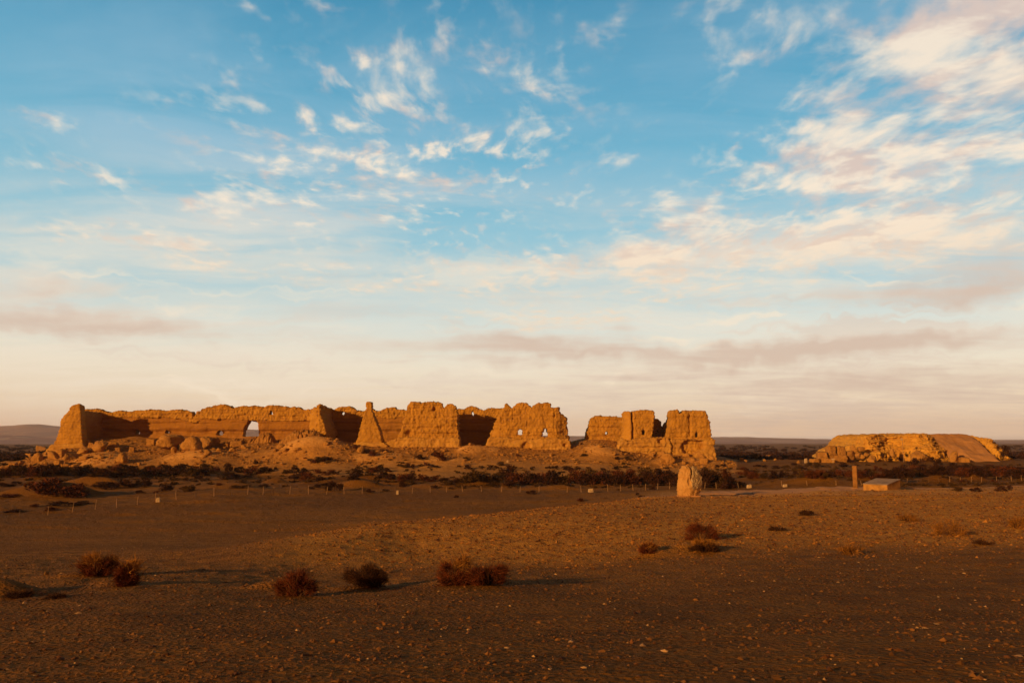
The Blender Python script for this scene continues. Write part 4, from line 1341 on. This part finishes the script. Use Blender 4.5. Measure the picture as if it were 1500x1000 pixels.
band(8, 1405, 1500, lambda x: 687 + J(-1, 1), (14, 22), (5, 8), 'low dark bush at the very foot of the sand drift', 'bushes at the mound foot')
for a in ((1196, 684, 16, 8), (1234, 684, 14, 8), (1248, 678, 9, 5), (1257, 674, 12, 10), (1268, 674, 14, 10), (1294, 674, 12, 7), (1304, 676, 12, 6), (1317, 675, 12, 6), (1341, 682, 20, 13), (1374, 681, 12, 10), (1366, 676, 10, 8), (1352, 684, 12, 5), (1418, 684, 16, 9), (1396, 685, 16, 8), (1286, 690, 14, 10), (1310, 700, 26, 18), (1326, 700, 26, 20)):
    scrub(*a, 'dark bush growing against the foot of the earth mound', 'bushes at the mound foot')
o = scrub(1474, 668, 13, 16, 'round dark bush on the right shoulder of the mound', 'bushes at the mound foot', SCR[1], P(1474, 668, 187))
for a in ((1412, 708, 12, 6), (1457, 707, 12, 6), (1402, 719, 15, 7), (1429, 719, 14, 7), (1467, 719, 18, 8), (1480, 718, 8, 9), (1495, 707, 8, 4)):
    scrub(*a, 'dull low bush on the ground by the right fence', 'bushes by the right fence')


# scrub far out on the plain, one mass
def far_scrub():
    V, Fc, b = [], [], 0
    R = np.random.default_rng(5)
    for k in range(2000):
        if k < 420:
            px, Y = R.uniform(1050, 1230), R.uniform(205, 420)
        elif k < 700:
            px, Y = R.uniform(-60, 70), R.uniform(190, 420)
        elif k < 900:
            px, Y = R.uniform(1460, 1580), R.uniform(200, 420)
        else:
            px, Y = R.uniform(-100, 1600), R.uniform(300, 1100)
        x = (px - 750) / F * Y
        me = random.choice(FAR)
        v, f = me
        s = R.uniform(1.0, 2.6) * (1 + Y / 500)
        a = R.uniform(0, 6.28)
        ca, sa = math.cos(a), math.sin(a)
        w = v * [s * 1.3, s, s * .45]
        w = np.stack([w[:, 0] * ca - w[:, 1] * sa, w[:, 0] * sa + w[:, 1] * ca, w[:, 2]], 1)
        V.append((x, Y, w)); Fc.append(f + b)
        b += len(v)
    z = height([q[0] for q in V], [q[1] for q in V])
    v = np.concatenate([q[2] + [q[0], q[1], zz - .05] for q, zz in zip(V, z)])
    o = link('distant_scrub', mesh_np('distant_scrub', v, np.concatenate(Fc), False), M['scrub'])
    tag(o, 'mass of dark scrub spread over the distant plain', kind='stuff')


def low_scrub():
    V, Fc, b = [], [], 0
    R = np.random.default_rng(15)
    while len(V) < 1500:
        px, Y = R.uniform(-60, 1560), R.uniform(84, 172)
        x = (px - 750) / F * Y
        c = fbm(np.array([[x * .07, Y * .11, 3.3]]), 3)[0]
        if Y < 103 - (px - 750) * .012 or R.uniform(-.35, .25) > c:
            continue
        v, f = random.choice(FAR)
        s = R.uniform(.35, 1.3)
        a = R.uniform(0, 6.28)
        ca, sa = math.cos(a), math.sin(a)
        w = v * [s, s, s * .5]
        w = np.stack([w[:, 0] * ca - w[:, 1] * sa, w[:, 0] * sa + w[:, 1] * ca, w[:, 2]], 1)
        V.append((x, Y, w)); Fc.append(f + b)
        b += len(v)
    z = height([q[0] for q in V], [q[1] for q in V])
    v = np.concatenate([q[2] + [q[0], q[1], zz - .04] for q, zz in zip(V, z)])
    o = link('low_scrub', mesh_np('low_scrub', v, np.concatenate(Fc), False), M['scrub_olive'])
    tag(o, 'low dry tufts strewn over the rough ground behind the fence', kind='stuff')


def _arr(me):
    v, _ = get_vn(me)
    f = np.array([list(p.vertices) for p in me.polygons], np.int32)
    return v, f


FAR = [_arr(scrub_mesh(100 + k, 70, 'scrub', .2)) for k in range(4)]
far_scrub()
low_scrub()


# ------------------------------------------------------------------ near bushes
def twig_arrays(R, n, W_, H_, L, wd, dome=.5, fan=.9):
    """thin curved twigs filling a dome; two-segment ribbons crossed in space"""
    k = 15
    ca = R.uniform(0, 6.283, k)
    cr = np.sqrt(R.uniform(0, 1, k)) * .42
    cc = np.stack([np.cos(ca) * cr * W_, np.sin(ca) * cr * W_ * .8, R.uniform(.1, .75, k) * H_ * np.sqrt(1 - (cr / .5) ** 2)], 1)
    w = R.integers(0, k, n)
    d = R.normal(size=(n, 3))
    d /= np.linalg.norm(d, axis=1)[:, None]
    c = cc[w] + d * (R.uniform(0, 1, n) ** .5)[:, None] * np.array([.155 * W_, .14 * W_, .23 * H_])
    c[:, 2] = np.clip(c[:, 2], .01, None)
    out = np.stack([c[:, 0] / W_ * 2, c[:, 1] / W_ * 2, np.full(n, .55)], 1) * fan + R.normal(size=(n, 3)) * .6
    out /= np.linalg.norm(out, axis=1)[:, None]
    sd = np.cross(out, R.normal(size=(n, 3)))
    sd /= np.linalg.norm(sd, axis=1)[:, None]
    ln = (L * R.uniform(.5, 1.5, n))[:, None]
    bend = R.normal(size=(n, 3)) * .18
    mid = c + (out + bend * .3) * ln * .5
    tip = c + (out + bend) * ln
    a = wd * R.uniform(.6, 1.3, n)[:, None]
    v = np.stack([c - sd * a, c + sd * a, mid + sd * a * .7, mid - sd * a * .7, tip], 1)
    v[:, :, 2] = np.maximum(v[:, :, 2], 0)
    v = v.reshape(-1, 3)
    i = np.arange(n) * 5
    f = np.concatenate([np.stack([i, i + 1, i + 2], 1), np.stack([i, i + 2, i + 3], 1), np.stack([i + 3, i + 2, i + 4], 1)])
    return v, f


def stems_mesh(R, n, W_, H_):
    V, Fc = [], []
    for k in range(n):
        a = R.uniform(0, 6.283)
        e = R.uniform(.3, 1.4)
        L = H_ * R.uniform(.6, 1.0) / max(math.sin(e), .55)
        L = min(L, W_ * .55 + H_ * .3)
        p0 = np.array([math.cos(a), math.sin(a), 0]) * R.uniform(0, .12) * W_ - [0, 0, .03]
        dr = np.array([math.cos(a) * math.cos(e), math.sin(a) * math.cos(e), math.sin(e)])
        b = len(V) * 0 + sum(len(x) for x in V)
        pts = []
        r0 = R.uniform(.006, .013)
        for s in range(4):
            t = s / 3
            c = p0 + dr * L * t + np.array([R.normal(), R.normal(), -abs(R.normal()) * .3]) * .03 * t
            rr = r0 * (1 - .75 * t)
            pts += [c + [rr, 0, 0], c + [-rr * .5, rr * .86, 0], c + [-rr * .5, -rr * .86, 0]]
        V.append(np.array(pts))
        for s in range(3):
            for j in range(3):
                Fc.append((b + s * 3 + j, b + s * 3 + (j + 1) % 3, b + s * 3 + 3 + (j + 1) % 3, b + s * 3 + 3 + j))
    return mesh_np('stems', np.concatenate(V), Fc)


def near_bush(px, py, w, h, label, mat='twig', gold=0.0, n=4200, seed=0, group='dry bushes on the near slope', cat='bush', name='dry_bush', fan=.9):
    R = np.random.default_rng(500 + seed)
    p = hit(px, py)
    s = p.y / F
    W_, H_ = w * s, h * s * 1.05
    root = tag(empty(name, p - Vector((0, -W_ * .3, .02))), label, cat, group)
    link('stems', stems_mesh(R, 70, W_, H_), M['stem'] if seed % 2 else M['twig_dark'], root)
    v, f = twig_arrays(R, n, W_, H_ * .86, .125 * min(H_, W_) + .035, .0035 + .0009 * p.y / 17 * 2, fan=fan)
    link('twigs', mesh_np('twigs', v, f, False), M[mat], root)
    if gold > .05:
        v, f = twig_arrays(R, int(n * gold), W_ * .95, H_, .22 * min(H_, W_) + .05, .0035 + .0008 * p.y / 17 * 2, fan=fan)
        k = v.reshape(-1, 5, 3)
        keep = k[:, 0, 2] > H_ * .45
        k = k[keep].reshape(-1, 3)
        m = int(keep.sum())
        if m < 200:
            return root
        i = np.arange(m) * 5
        f = np.concatenate([np.stack([i, i + 1, i + 2], 1), np.stack([i, i + 2, i + 3], 1), np.stack([i + 3, i + 2, i + 4], 1)])
        link('straw_sunlit_tips', mesh_np('straw_sunlit_tips', k, f, False), M['twig_gold'], root)  # straw tone on straw bushes; on red-brown ones sunlit tops put into colour
    return root


near_bush(431, 874, 54, 48, 'tall round red-brown bush alone on a sandy heap, left of the low dark bush', 'twig', .12, seed=41)
near_bush(531, 861, 60, 37, 'low wide grey-brown bush in the middle of the near row', 'twig_dark', .1, seed=2)
near_bush(668, 857, 62, 44, 'rusty left half of the wide double bush at the centre of the near slope', 'twig', .35, seed=3)
near_bush(716, 858, 58, 40, 'darker right half of the wide double bush at the centre of the near slope', 'twig', .1, seed=4)
near_bush(133, 843, 52, 36, 'bush with a sunlit top coloured golden, the wider of the pair on the left', 'twig', .6, seed=5)
near_bush(181, 858, 44, 40, 'bush with a sunlit top coloured golden, the rounder and nearer of the pair on the left', 'twig', .35, seed=6)
near_bush(1030, 791, 48, 30, 'dark red bush crowning the sandy hump on the right', 'twig', .15, seed=47)
near_bush(1034, 810, 40, 20, 'straw-tipped bush just below the dark red one on the sandy hump', 'twig_dark', .8, seed=8)
near_bush(950, 811, 32, 18, 'small bright rust-red bush left of the sandy hump', 'twig', .3, seed=9)
near_bush(1184, 755, 24, 10, 'flat dark bush, the farther of two on the open slope under the path', 'twig_dark', .1, n=1500, seed=10)
near_bush(1141, 777, 24, 9, 'flat dark bush, the nearer of two on the open slope under the path', 'twig_dark', 0, n=1500, seed=11)
near_bush(1335, 764, 36, 13, 'faint straw-coloured bush with a dark foot, below the plinth', 'twig_gold', .4, n=1300, seed=12)
near_bush(1402, 785, 52, 24, 'largest straw-coloured bush on the right of the near slope', 'twig_gold', .4, n=1700, seed=13)
near_bush(1250, 812, 44, 15, 'yellow grassy tuft spread low on the right of the near slope', 'twig_gold', .4, n=1300, seed=14)
near_bush(1446, 798, 36, 9, 'flat dark bush among pale stones at the right', 'twig_dark', 0, n=1200, seed=15)
near_bush(1496, 774, 30, 20, 'dark-footed straw bush cut by the right edge', 'twig_gold', .3, n=1400, seed=16)
near_bush(75, 877, 34, 9, 'flat dark bush right of the orange sandy hump', 'twig_dark', 0, n=1300, seed=17)
near_bush(22, 876, 50, 12, 'dark straggling bush on an orange sandy hump at the left edge', 'twig_dark', .1, n=1300, seed=18)
near_bush(940, 728, 12, 4, 'tiny dark tuft left of the standing stone', 'twig_dark', 0, n=500, seed=19)


# ------------------------------------------------------------------ gravel, one mass
def gravel():
    R = np.random.default_rng(9)
    n = 58000
    Y = np.exp(R.uniform(math.log(4.8), math.log(62), n))
    u = R.uniform(-.74, .74, n)
    X = u * np.sqrt(Y ** 2 + 4)
    cl = fbm(np.stack([X * .25, Y * .35, 0 * X], 1), 3) + .5 * fbm(np.stack([X * 1.3, Y * 1.7, 0 * X], 1), 2)
    keep = R.uniform(-.55, .45, n) < cl + .05
    X, Y = X[keep], Y[keep]
    n = len(X)
    z = height(X, Y)
    base = np.array([[1, 0, 0], [-1, 0, 0], [0, 1, 0], [0, -1, 0], [0, 0, 1], [0, 0, -1], [.6, .6, .4], [-.6, -.5, .45]], float)
    tris = np.array([[6, 0, 2], [4, 0, 6], [4, 6, 2], [0, 4, 3], [2, 4, 1], [4, 7, 1], [7, 3, 1], [4, 3, 7], [2, 0, 5], [0, 3, 5], [3, 1, 5], [1, 2, 5]])
    size = np.exp(R.normal(math.log(.0085), .65, n)) * (np.maximum(Y, 7) / 10) ** .72
    size = np.minimum(size, np.where(R.uniform(0, 1, n) < .004, .075, .036))
    v = base[None] * (1 + R.normal(size=(n, 8, 3)) * .22)
    v *= (size[:, None] * np.stack([R.uniform(.8, 1.5, n), R.uniform(.7, 1.2, n), R.uniform(.35, .8, n)], 1))[:, None]
    a = R.uniform(0, 6.283, n)
    ca, sa = np.cos(a)[:, None], np.sin(a)[:, None]
    v = np.stack([v[..., 0] * ca - v[..., 1] * sa, v[..., 0] * sa + v[..., 1] * ca, v[..., 2]], -1)
    v += np.stack([X, Y, z + size * .15], 1)[:, None]
    mi = R.choice([0, 1, 2], n, p=[.62, .34, .04])
    # clods and tufted earth on the sandy hump
    m = 60000
    Yc = np.exp(R.uniform(math.log(20), math.log(88), m))
    Xc = R.uniform(-.34, .74, m) * Yc
    pc = np.stack([Xc, Yc, 0 * Xc], 1)
    keep = R.uniform(-.5, .45, m) < fbm(pc * [.5, .7, 1], 3, .6) + .1
    keep &= (Yc < 74 + Xc * .25) & (R.uniform(0, 1, m) < sstep(20, 36, Yc) * sstep(-.36, -.12, Xc / Yc))
    Xc, Yc = Xc[keep], Yc[keep]
    m = len(Xc)
    sc_ = np.exp(R.normal(math.log(.034), .42, m)) * (Yc / 40) ** .5
    sc_ = np.minimum(sc_, .0022 * Yc)
    sc_ = np.minimum(sc_, .11)
    vc = base[None] * (1 + R.normal(size=(m, 8, 3)) * .25)
    vc *= (sc_[:, None] * np.stack([R.uniform(.8, 1.8, m), R.uniform(.7, 1.3, m), R.uniform(.5, 1.0, m)], 1))[:, None]
    vc += np.stack([Xc, Yc, height(Xc, Yc) + sc_ * .1], 1)[:, None]
    v = np.concatenate([v, vc])
    mi = np.concatenate([mi, R.choice([0, 1, 3], m, p=[.35, .25, .4])])
    n += m
    f = (tris[None] + (np.arange(n) * 8)[:, None, None]).reshape(-1, 3)
    mi = np.repeat(mi, len(tris))
    me = mesh_np('gravel', v.reshape(-1, 3), f, False, mi)
    for k in ('peb_a', 'peb_b', 'peb_c', 'clod'):
        me.materials.append(M[k])
    o = link('gravel', me, None)
    tag(o, 'loose gravel and pebbles strewn over the near slope', kind='stuff')


gravel()

# ------------------------------------------------------------------ light
AZ, ELV = math.radians(45), math.radians(12)   # travel direction: to the right and away
d = Vector((math.cos(AZ) * math.cos(ELV), math.sin(AZ) * math.cos(ELV), -math.sin(ELV)))
L = bpy.data.lights.new('sun', 'SUN')
L.energy = 5.0
L.angle = math.radians(.5)
L.color = (1.0, .62, .21)
lo = bpy.data.objects.new('sun', L)
C.objects.link(lo)
lo.rotation_euler = d.to_track_quat('-Z', 'Y').to_euler()
lo.location = (-60, -40, 60)

# ------------------------------------------------------------------ sky
Wd = bpy.data.worlds.new('World')
S.world = Wd
Wd.use_nodes = True
nt = NT(Wd.node_tree)
bg = Wd.node_tree.nodes['Background']
STR = .1
bg.inputs['Strength'].default_value = STR
sky = nt.n('ShaderNodeTexSky', sky_type='NISHITA', sun_disc=False, sun_elevation=ELV, sun_rotation=math.atan2(-d.x, -d.y) % (2 * math.pi))
sky.altitude = 1200
sky.air_density = 1.0
sky.dust_density = 1.0
SKYONLY = False
if SKYONLY:
    nt.t.links.new(sky.outputs[0], bg.inputs['Color'])
else:
    g = nt.n('ShaderNodeTexCoord').outputs['Generated']
    dirv = nt.n('ShaderNodeVectorMath', operation='NORMALIZE', ins={0: g}).outputs[0]
    sep = nt.n('ShaderNodeSeparateXYZ', ins={0: dirv})
    dx, dy, dz = sep.outputs
    el = nt.m('ARCSINE', dz)
    az = nt.m('ARCTAN2', dx, dy)
    elf = nt.m('DIVIDE', el, math.pi / 2, clamp=True)

    def lin(*c):
        return tuple(((x / 255 + .055) / 1.055) ** 2.4 if x > 10 else x / 255 / 12.92 for x in c)

    def elpos(py):
        r_ = ray(750, py)
        return math.asin(r_[2] / np.linalg.norm(r_)) / (math.pi / 2)

    stops = [(645, (236, 198, 168)), (620, (240, 205, 174)), (585, (246, 220, 188)), (540, (247, 232, 206)), (480, (226, 231, 220)), (420, (182, 214, 220)), (350, (152, 204, 220)), (250, (112, 186, 213)), (120, (78, 164, 199)), (0, (60, 147, 185))]
    st = [(0, tuple(x * .8 for x in lin(214, 180, 158)))] + [(max(elpos(y), .002), lin(*c)) for y, c in stops] + [(.48, (.03, .12, .23)), (.62, (.010, .034, .065)), (1.0, (.006, .016, .030))]
    base = nt.ramp(elf, st)
    # the physical sky gives the fall-off round the compass, the ramp its colour through this air
    k = nt.n('ShaderNodeVectorMath', operation='SCALE', ins={0: base, 'Scale': 1 / STR}).outputs[0]
    base = nt.mix(.12, k, sky.outputs[0])
    # the sunward half of the sky is a dusky orange
    west = nt.ramp(elf, [(0, (.62, .24, .065)), (.12, (.48, .19, .055)), (.4, (.09, .048, .03)), (.65, (.016, .03, .045)), (1.0, (.006, .016, .03))])
    west = nt.n('ShaderNodeVectorMath', operation='SCALE', ins={0: west, 'Scale': 1 / STR}).outputs[0]
    base = nt.mix(nt.rng(dy, .35, -.25), base, west)
    # cloud sheet seen in perspective
    zz = nt.m('ADD', nt.m('MAXIMUM', dz, 0.0), .085)
    cu = nt.n('ShaderNodeCombineXYZ', ins={0: nt.m('DIVIDE', dx, zz), 1: nt.m('DIVIDE', dy, zz), 2: 0.0}).outputs[0]
    warp = nt.n('ShaderNodeTexNoise', ins={'Vector': cu, 'Scale': 1.1, 'Detail': 3.0})
    wv = nt.n('ShaderNodeVectorMath', operation='SCALE', ins={0: nt.n('ShaderNodeVectorMath', operation='SUBTRACT', ins={0: warp.outputs['Color'], 1: (.5, .5, .5)}).outputs[0], 'Scale': .38}).outputs[0]
    cw = nt.n('ShaderNodeVectorMath', operation='ADD', ins={0: cu, 1: wv}).outputs[0]
    nA = nt.noise(cw, 4.6, 7, .54, .1)
    nB = nt.noise(nt.n('ShaderNodeVectorMath', operation='MULTIPLY', ins={0: cw, 1: (.55, 1.3, 1)}).outputs[0], 1.5, 8, .58, .5)
    offs = nt.n('ShaderNodeVectorMath', operation='ADD', ins={0: cw, 1: (-.10, -.16, 0)}).outputs[0]
    nA2 = nt.noise(offs, 4.6, 5, .6, .3)
    ae = nt.n('ShaderNodeCombineXYZ', ins={0: az, 1: el, 2: 0.0}).outputs[0]
    # warp the coverage map so that no patch keeps a smooth outline
    w2 = nt.n('ShaderNodeTexNoise', ins={'Vector': ae, 'Scale': 9.0, 'Detail': 4.0})
    wv2 = nt.n('ShaderNodeVectorMath', operation='MULTIPLY', ins={0: nt.n('ShaderNodeVectorMath', operation='SUBTRACT', ins={0: w2.outputs['Color'], 1: (.5, .5, .5)}).outputs[0], 1: (.16, .05, 0)}).outputs[0]
    w3 = nt.n('ShaderNodeTexNoise', ins={'Vector': ae, 'Scale': 34.0, 'Detail': 3.0})
    wv3 = nt.n('ShaderNodeVectorMath', operation='MULTIPLY', ins={0: nt.n('ShaderNodeVectorMath', operation='SUBTRACT', ins={0: w3.outputs['Color'], 1: (.5, .5, .5)}).outputs[0], 1: (.05, .03, 0)}).outputs[0]
    wv2 = nt.n('ShaderNodeVectorMath', operation='ADD', ins={0: wv2, 1: wv3}).outputs[0]
    aew = nt.n('ShaderNodeVectorMath', operation='ADD', ins={0: ae, 1: wv2}).outputs[0]

    def blobs(lst):
        acc = None
        for px, py, rx, ry, rot, amp in lst:
            v = ray(px, py)
            v /= np.linalg.norm(v)
            a0, e0 = math.atan2(v[0], v[1]), math.asin(v[2])
            sc = 1.0 / F * .93
            mp = nt.n('ShaderNodeMapping', vector_type='TEXTURE', ins={'Vector': aew, 'Location': (a0, e0, 0), 'Rotation': (0, 0, math.radians(rot)), 'Scale': (rx * sc * 2.1, ry * sc * 2.2, 1)})
            gr = nt.n('ShaderNodeTexGradient', gradient_type='QUADRATIC_SPHERE', ins={0: mp.outputs[0]}).outputs['Fac']
            acc = nt.m('MULTIPLY_ADD', gr, amp, acc if acc is not None else 0.0)
        return acc

    bright = blobs([(1420, 45, 200, 75, 12, 1.3), (1480, 20, 120, 60, 0, .8), (1300, 70, 80, 22, 15, .7), (1130, 232, 110, 34, 18, 1.0), (1225, 262, 70, 46, 35, 1.0), (1330, 205, 170, 55, 12, .9), (1430, 220, 130, 34, 5, .7),
                    (1070, 40, 100, 45, -15, .55), (1095, 80, 70, 14, -10, .6), (985, 318, 70, 26, 0, 1.1), (950, 366, 130, 34, 3, 1.1), (770, 386, 250, 24, 2, .8), (560, 322, 110, 22, 0, .8), (585, 78, 60, 24, -12, .62), (650, 90, 140, 44, 0, .4),
                    (738, 154, 56, 15, 6, .75), (780, 180, 60, 14, 0, .6), (798, 226, 30, 15, 12, .75), (664, 262, 46, 24, 15, .75), (560, 270, 66, 24, 0, .9), (470, 215, 130, 60, 0, .45), (402, 262, 22, 22, 20, .7), (170, 255, 170, 16, -3, .7),
                    (310, 292, 80, 22, 0, .6), (235, 360, 150, 20, -6, .8), (40, 158, 80, 14, -5, .65), (480, 5, 60, 14, 0, .7), (380, 30, 60, 12, -20, .45), (1310, 312, 150, 40, 10, .9), (1400, 335, 160, 36, 5, .8),
                    (990, 398, 90, 12, 0, .5), (720, 425, 220, 12, 0, .6), (990, 430, 80, 10, 0, .6), (1180, 370, 170, 34, 0, .6), (760, 470, 160, 18, 0, .6), (930, 222, 60, 16, 5, .4), (340, 200, 60, 30, 0, .35), (700, 215, 90, 40, 0, .3),
                    (1060, 216, 16, 5, 0, .7), (860, 40, 60, 20, 0, .4), (330, 120, 30, 14, 0, .4), (560, 140, 60, 20, 0, .3)])
    grey = blobs([(1470, 120, 90, 46, 15, .75), (1430, 385, 150, 38, 8, .6), (1370, 436, 150, 22, 3, .7), (1480, 410, 100, 30, 0, .5), (90, 430, 230, 42, -2, .42), (20, 470, 160, 20, 0, .4), (760, 500, 190, 22, 0, .7), (860, 520, 300, 18, 0, .6), (1170, 518, 230, 14, 2, .9), (1300, 510, 200, 18, 0, .5),
                  (1000, 560, 560, 22, 0, .35), (1250, 605, 560, 46, 0, .62), (1300, 560, 300, 20, 0, .4), (200, 480, 300, 14, 0, .4), (1150, 440, 60, 8, 0, .4)])
    veil = blobs([(200, 160, 320, 200, 0, .22), (620, 110, 420, 90, 0, .16), (560, 290, 420, 100, 0, .34), (1150, 60, 300, 90, 0, .18), (1330, 220, 300, 160, 0, .34), (1300, 370, 340, 90, 0, .4), (850, 380, 300, 60, 0, .3), (300, 560, 500, 40, 0, .2), (1000, 560, 700, 60, 0, .3), (100, 420, 260, 80, 0, .3), (700, 480, 700, 70, 0, .14), (350, 330, 400, 70, 0, .2)])
    # densities
    nP = nt.noise(nt.n('ShaderNodeVectorMath', operation='MULTIPLY', ins={0: cw, 1: (1.25, .72, 1)}).outputs[0], 15.0, 5, .5, .0)
    nm = nt.m('ADD', nt.m('MULTIPLY', nA, .75), nt.m('ADD', nt.m('MULTIPLY', nP, .6), nt.m('MULTIPLY_ADD', nB, .55, -.45)))
    dB = nt.rng(nt.m('ADD', nt.m('MULTIPLY', bright, .32), nm), .51, .98)
    dG = nt.rng(nt.m('ADD', nt.m('MULTIPLY', grey, .42), nt.m('MULTIPLY_ADD', nB, .6, nt.m('MULTIPLY', nA, .2))), .40, .82)
    dV = nt.m('MULTIPLY', nt.m('MULTIPLY', veil, 1.9), nt.rng(nB, .30, .66), clamp=True)
    puff = blobs([(450, 210, 150, 80, 0, 1.1), (600, 240, 200, 100, 0, 1.1), (500, 110, 140, 70, 0, .5), (640, 60, 220, 80, 0, .8), (330, 160, 90, 60, 0, .5), (720, 190, 140, 70, 0, .8), (850, 60, 140, 60, 0, .5), (300, 270, 240, 50, 0, .5), (760, 290, 160, 60, 0, .6), (1250, 300, 260, 120, 0, .8), (930, 230, 160, 50, 0, .4), (1000, 420, 300, 50, 0, .5), (240, 360, 240, 50, 0, .4), (1080, 60, 140, 70, 0, .5), (640, 380, 300, 50, 0, .5)])
    dP = nt.m('MULTIPLY', nt.m('MULTIPLY', nt.rng(nP, .46, .74), nt.rng(nA, .36, .62)), puff, clamp=True)
    dBm = nt.m('MULTIPLY', dB, nt.rng(bright, 0.0, .22), clamp=True)
    dGm = nt.m('MULTIPLY', dG, nt.rng(grey, 0.0, .3), clamp=True)
    I = 1 / STR
    def c_(*c): return tuple(x * I for x in lin(*c))
    lit = nt.rng(nt.m('SUBTRACT', nA, nA2), -.11, .10)
    colB = nt.mix(lit, c_(226, 202, 188), c_(255, 236, 212))
    colB = nt.mix(nt.rng(elf, elpos(480), elpos(300), 1.0, 0.0), colB, c_(246, 220, 190))
    colV = nt.mix(nt.rng(elf, elpos(430), elpos(200)), c_(247, 232, 210), c_(168, 198, 216))
    colG = nt.mix(nt.rng(elf, elpos(560), elpos(300)), c_(214, 188, 168), c_(216, 197, 184))
    nS = nt.noise(nt.n('ShaderNodeVectorMath', operation='MULTIPLY', ins={0: aew, 1: (3.2, 26, 1)}).outputs[0], 1.0, 8, .6, .4)
    strk = blobs([(900, 500, 620, 80, 0, 1.2), (1250, 540, 420, 80, 0, 1.0), (1350, 400, 260, 80, 5, 1.0), (130, 440, 330, 90, -3, 1.0), (300, 560, 420, 50, 0, .6), (800, 590, 800, 40, 0, .8), (760, 400, 300, 40, 0, .6)])
    dS1 = nt.m('MULTIPLY', nt.rng(nS, .50, .66), strk, clamp=True)
    dS2 = nt.m('MULTIPLY', nt.rng(nS, .46, .34), strk, clamp=True)
    base = nt.mix(nt.m('MULTIPLY', dS2, .55), base, c_(255, 236, 208))
    base = nt.mix(nt.m('MULTIPLY', dS1, .55), base, c_(222, 201, 183))
    c1 = nt.mix(nt.m('MULTIPLY', dP, .66), nt.mix(dV, base, colV), colB)
    c2 = nt.mix(nt.m('MULTIPLY', dGm, .85), c1, colG)
    c3 = nt.mix(nt.m('MULTIPLY', dBm, .88), c2, colB)
    nt.t.links.new(c3, bg.inputs['Color'])

# ------------------------------------------------------------------ haze
HAZE = 7.5e-5
if HAZE:
    bm = bmesh.new()
    bmesh.ops.create_cube(bm, size=1)
    for v in bm.verts:
        v.co = (v.co.x * 11000, v.co.y * 5900 + 2450, (v.co.z + .5) * 130 - 6)
    me = bpy.data.meshes.new('haze')
    bm.to_mesh(me); bm.free()
    hm = bpy.data.materials.new('haze_air')
    hm.use_nodes = True
    t = hm.node_tree
    t.nodes.remove(t.nodes['Principled BSDF'])
    pv = t.nodes.new('ShaderNodeVolumePrincipled')
    pv.inputs['Color'].default_value = (.95, .80, .86, 1)
    pv.inputs['Density'].default_value = HAZE
    t.links.new(pv.outputs[0], t.nodes['Material Output'].inputs['Volume'])
    o = link('haze', me, hm)
    tag(o, 'thin pale air over the plain', kind='stuff')

# ------------------------------------------------------------------ camera and view
cam = bpy.data.cameras.new('camera')
cam.sensor_width = 36
cam.lens = 36 * F / 1500
cam.clip_start = .1
cam.clip_end = 40000
co = bpy.data.objects.new('camera', cam)
C.objects.link(co)
co.location = (0, 0, EYE)
co.rotation_euler = (math.pi / 2 + TH, 0, 0)
S.camera = co
S.view_settings.view_transform = 'Standard'
S.view_settings.look = 'None'
S.view_settings.exposure = 0
S.view_settings.gamma = 1
S.cycles.max_bounces = 6
S.cycles.use_denoising = True
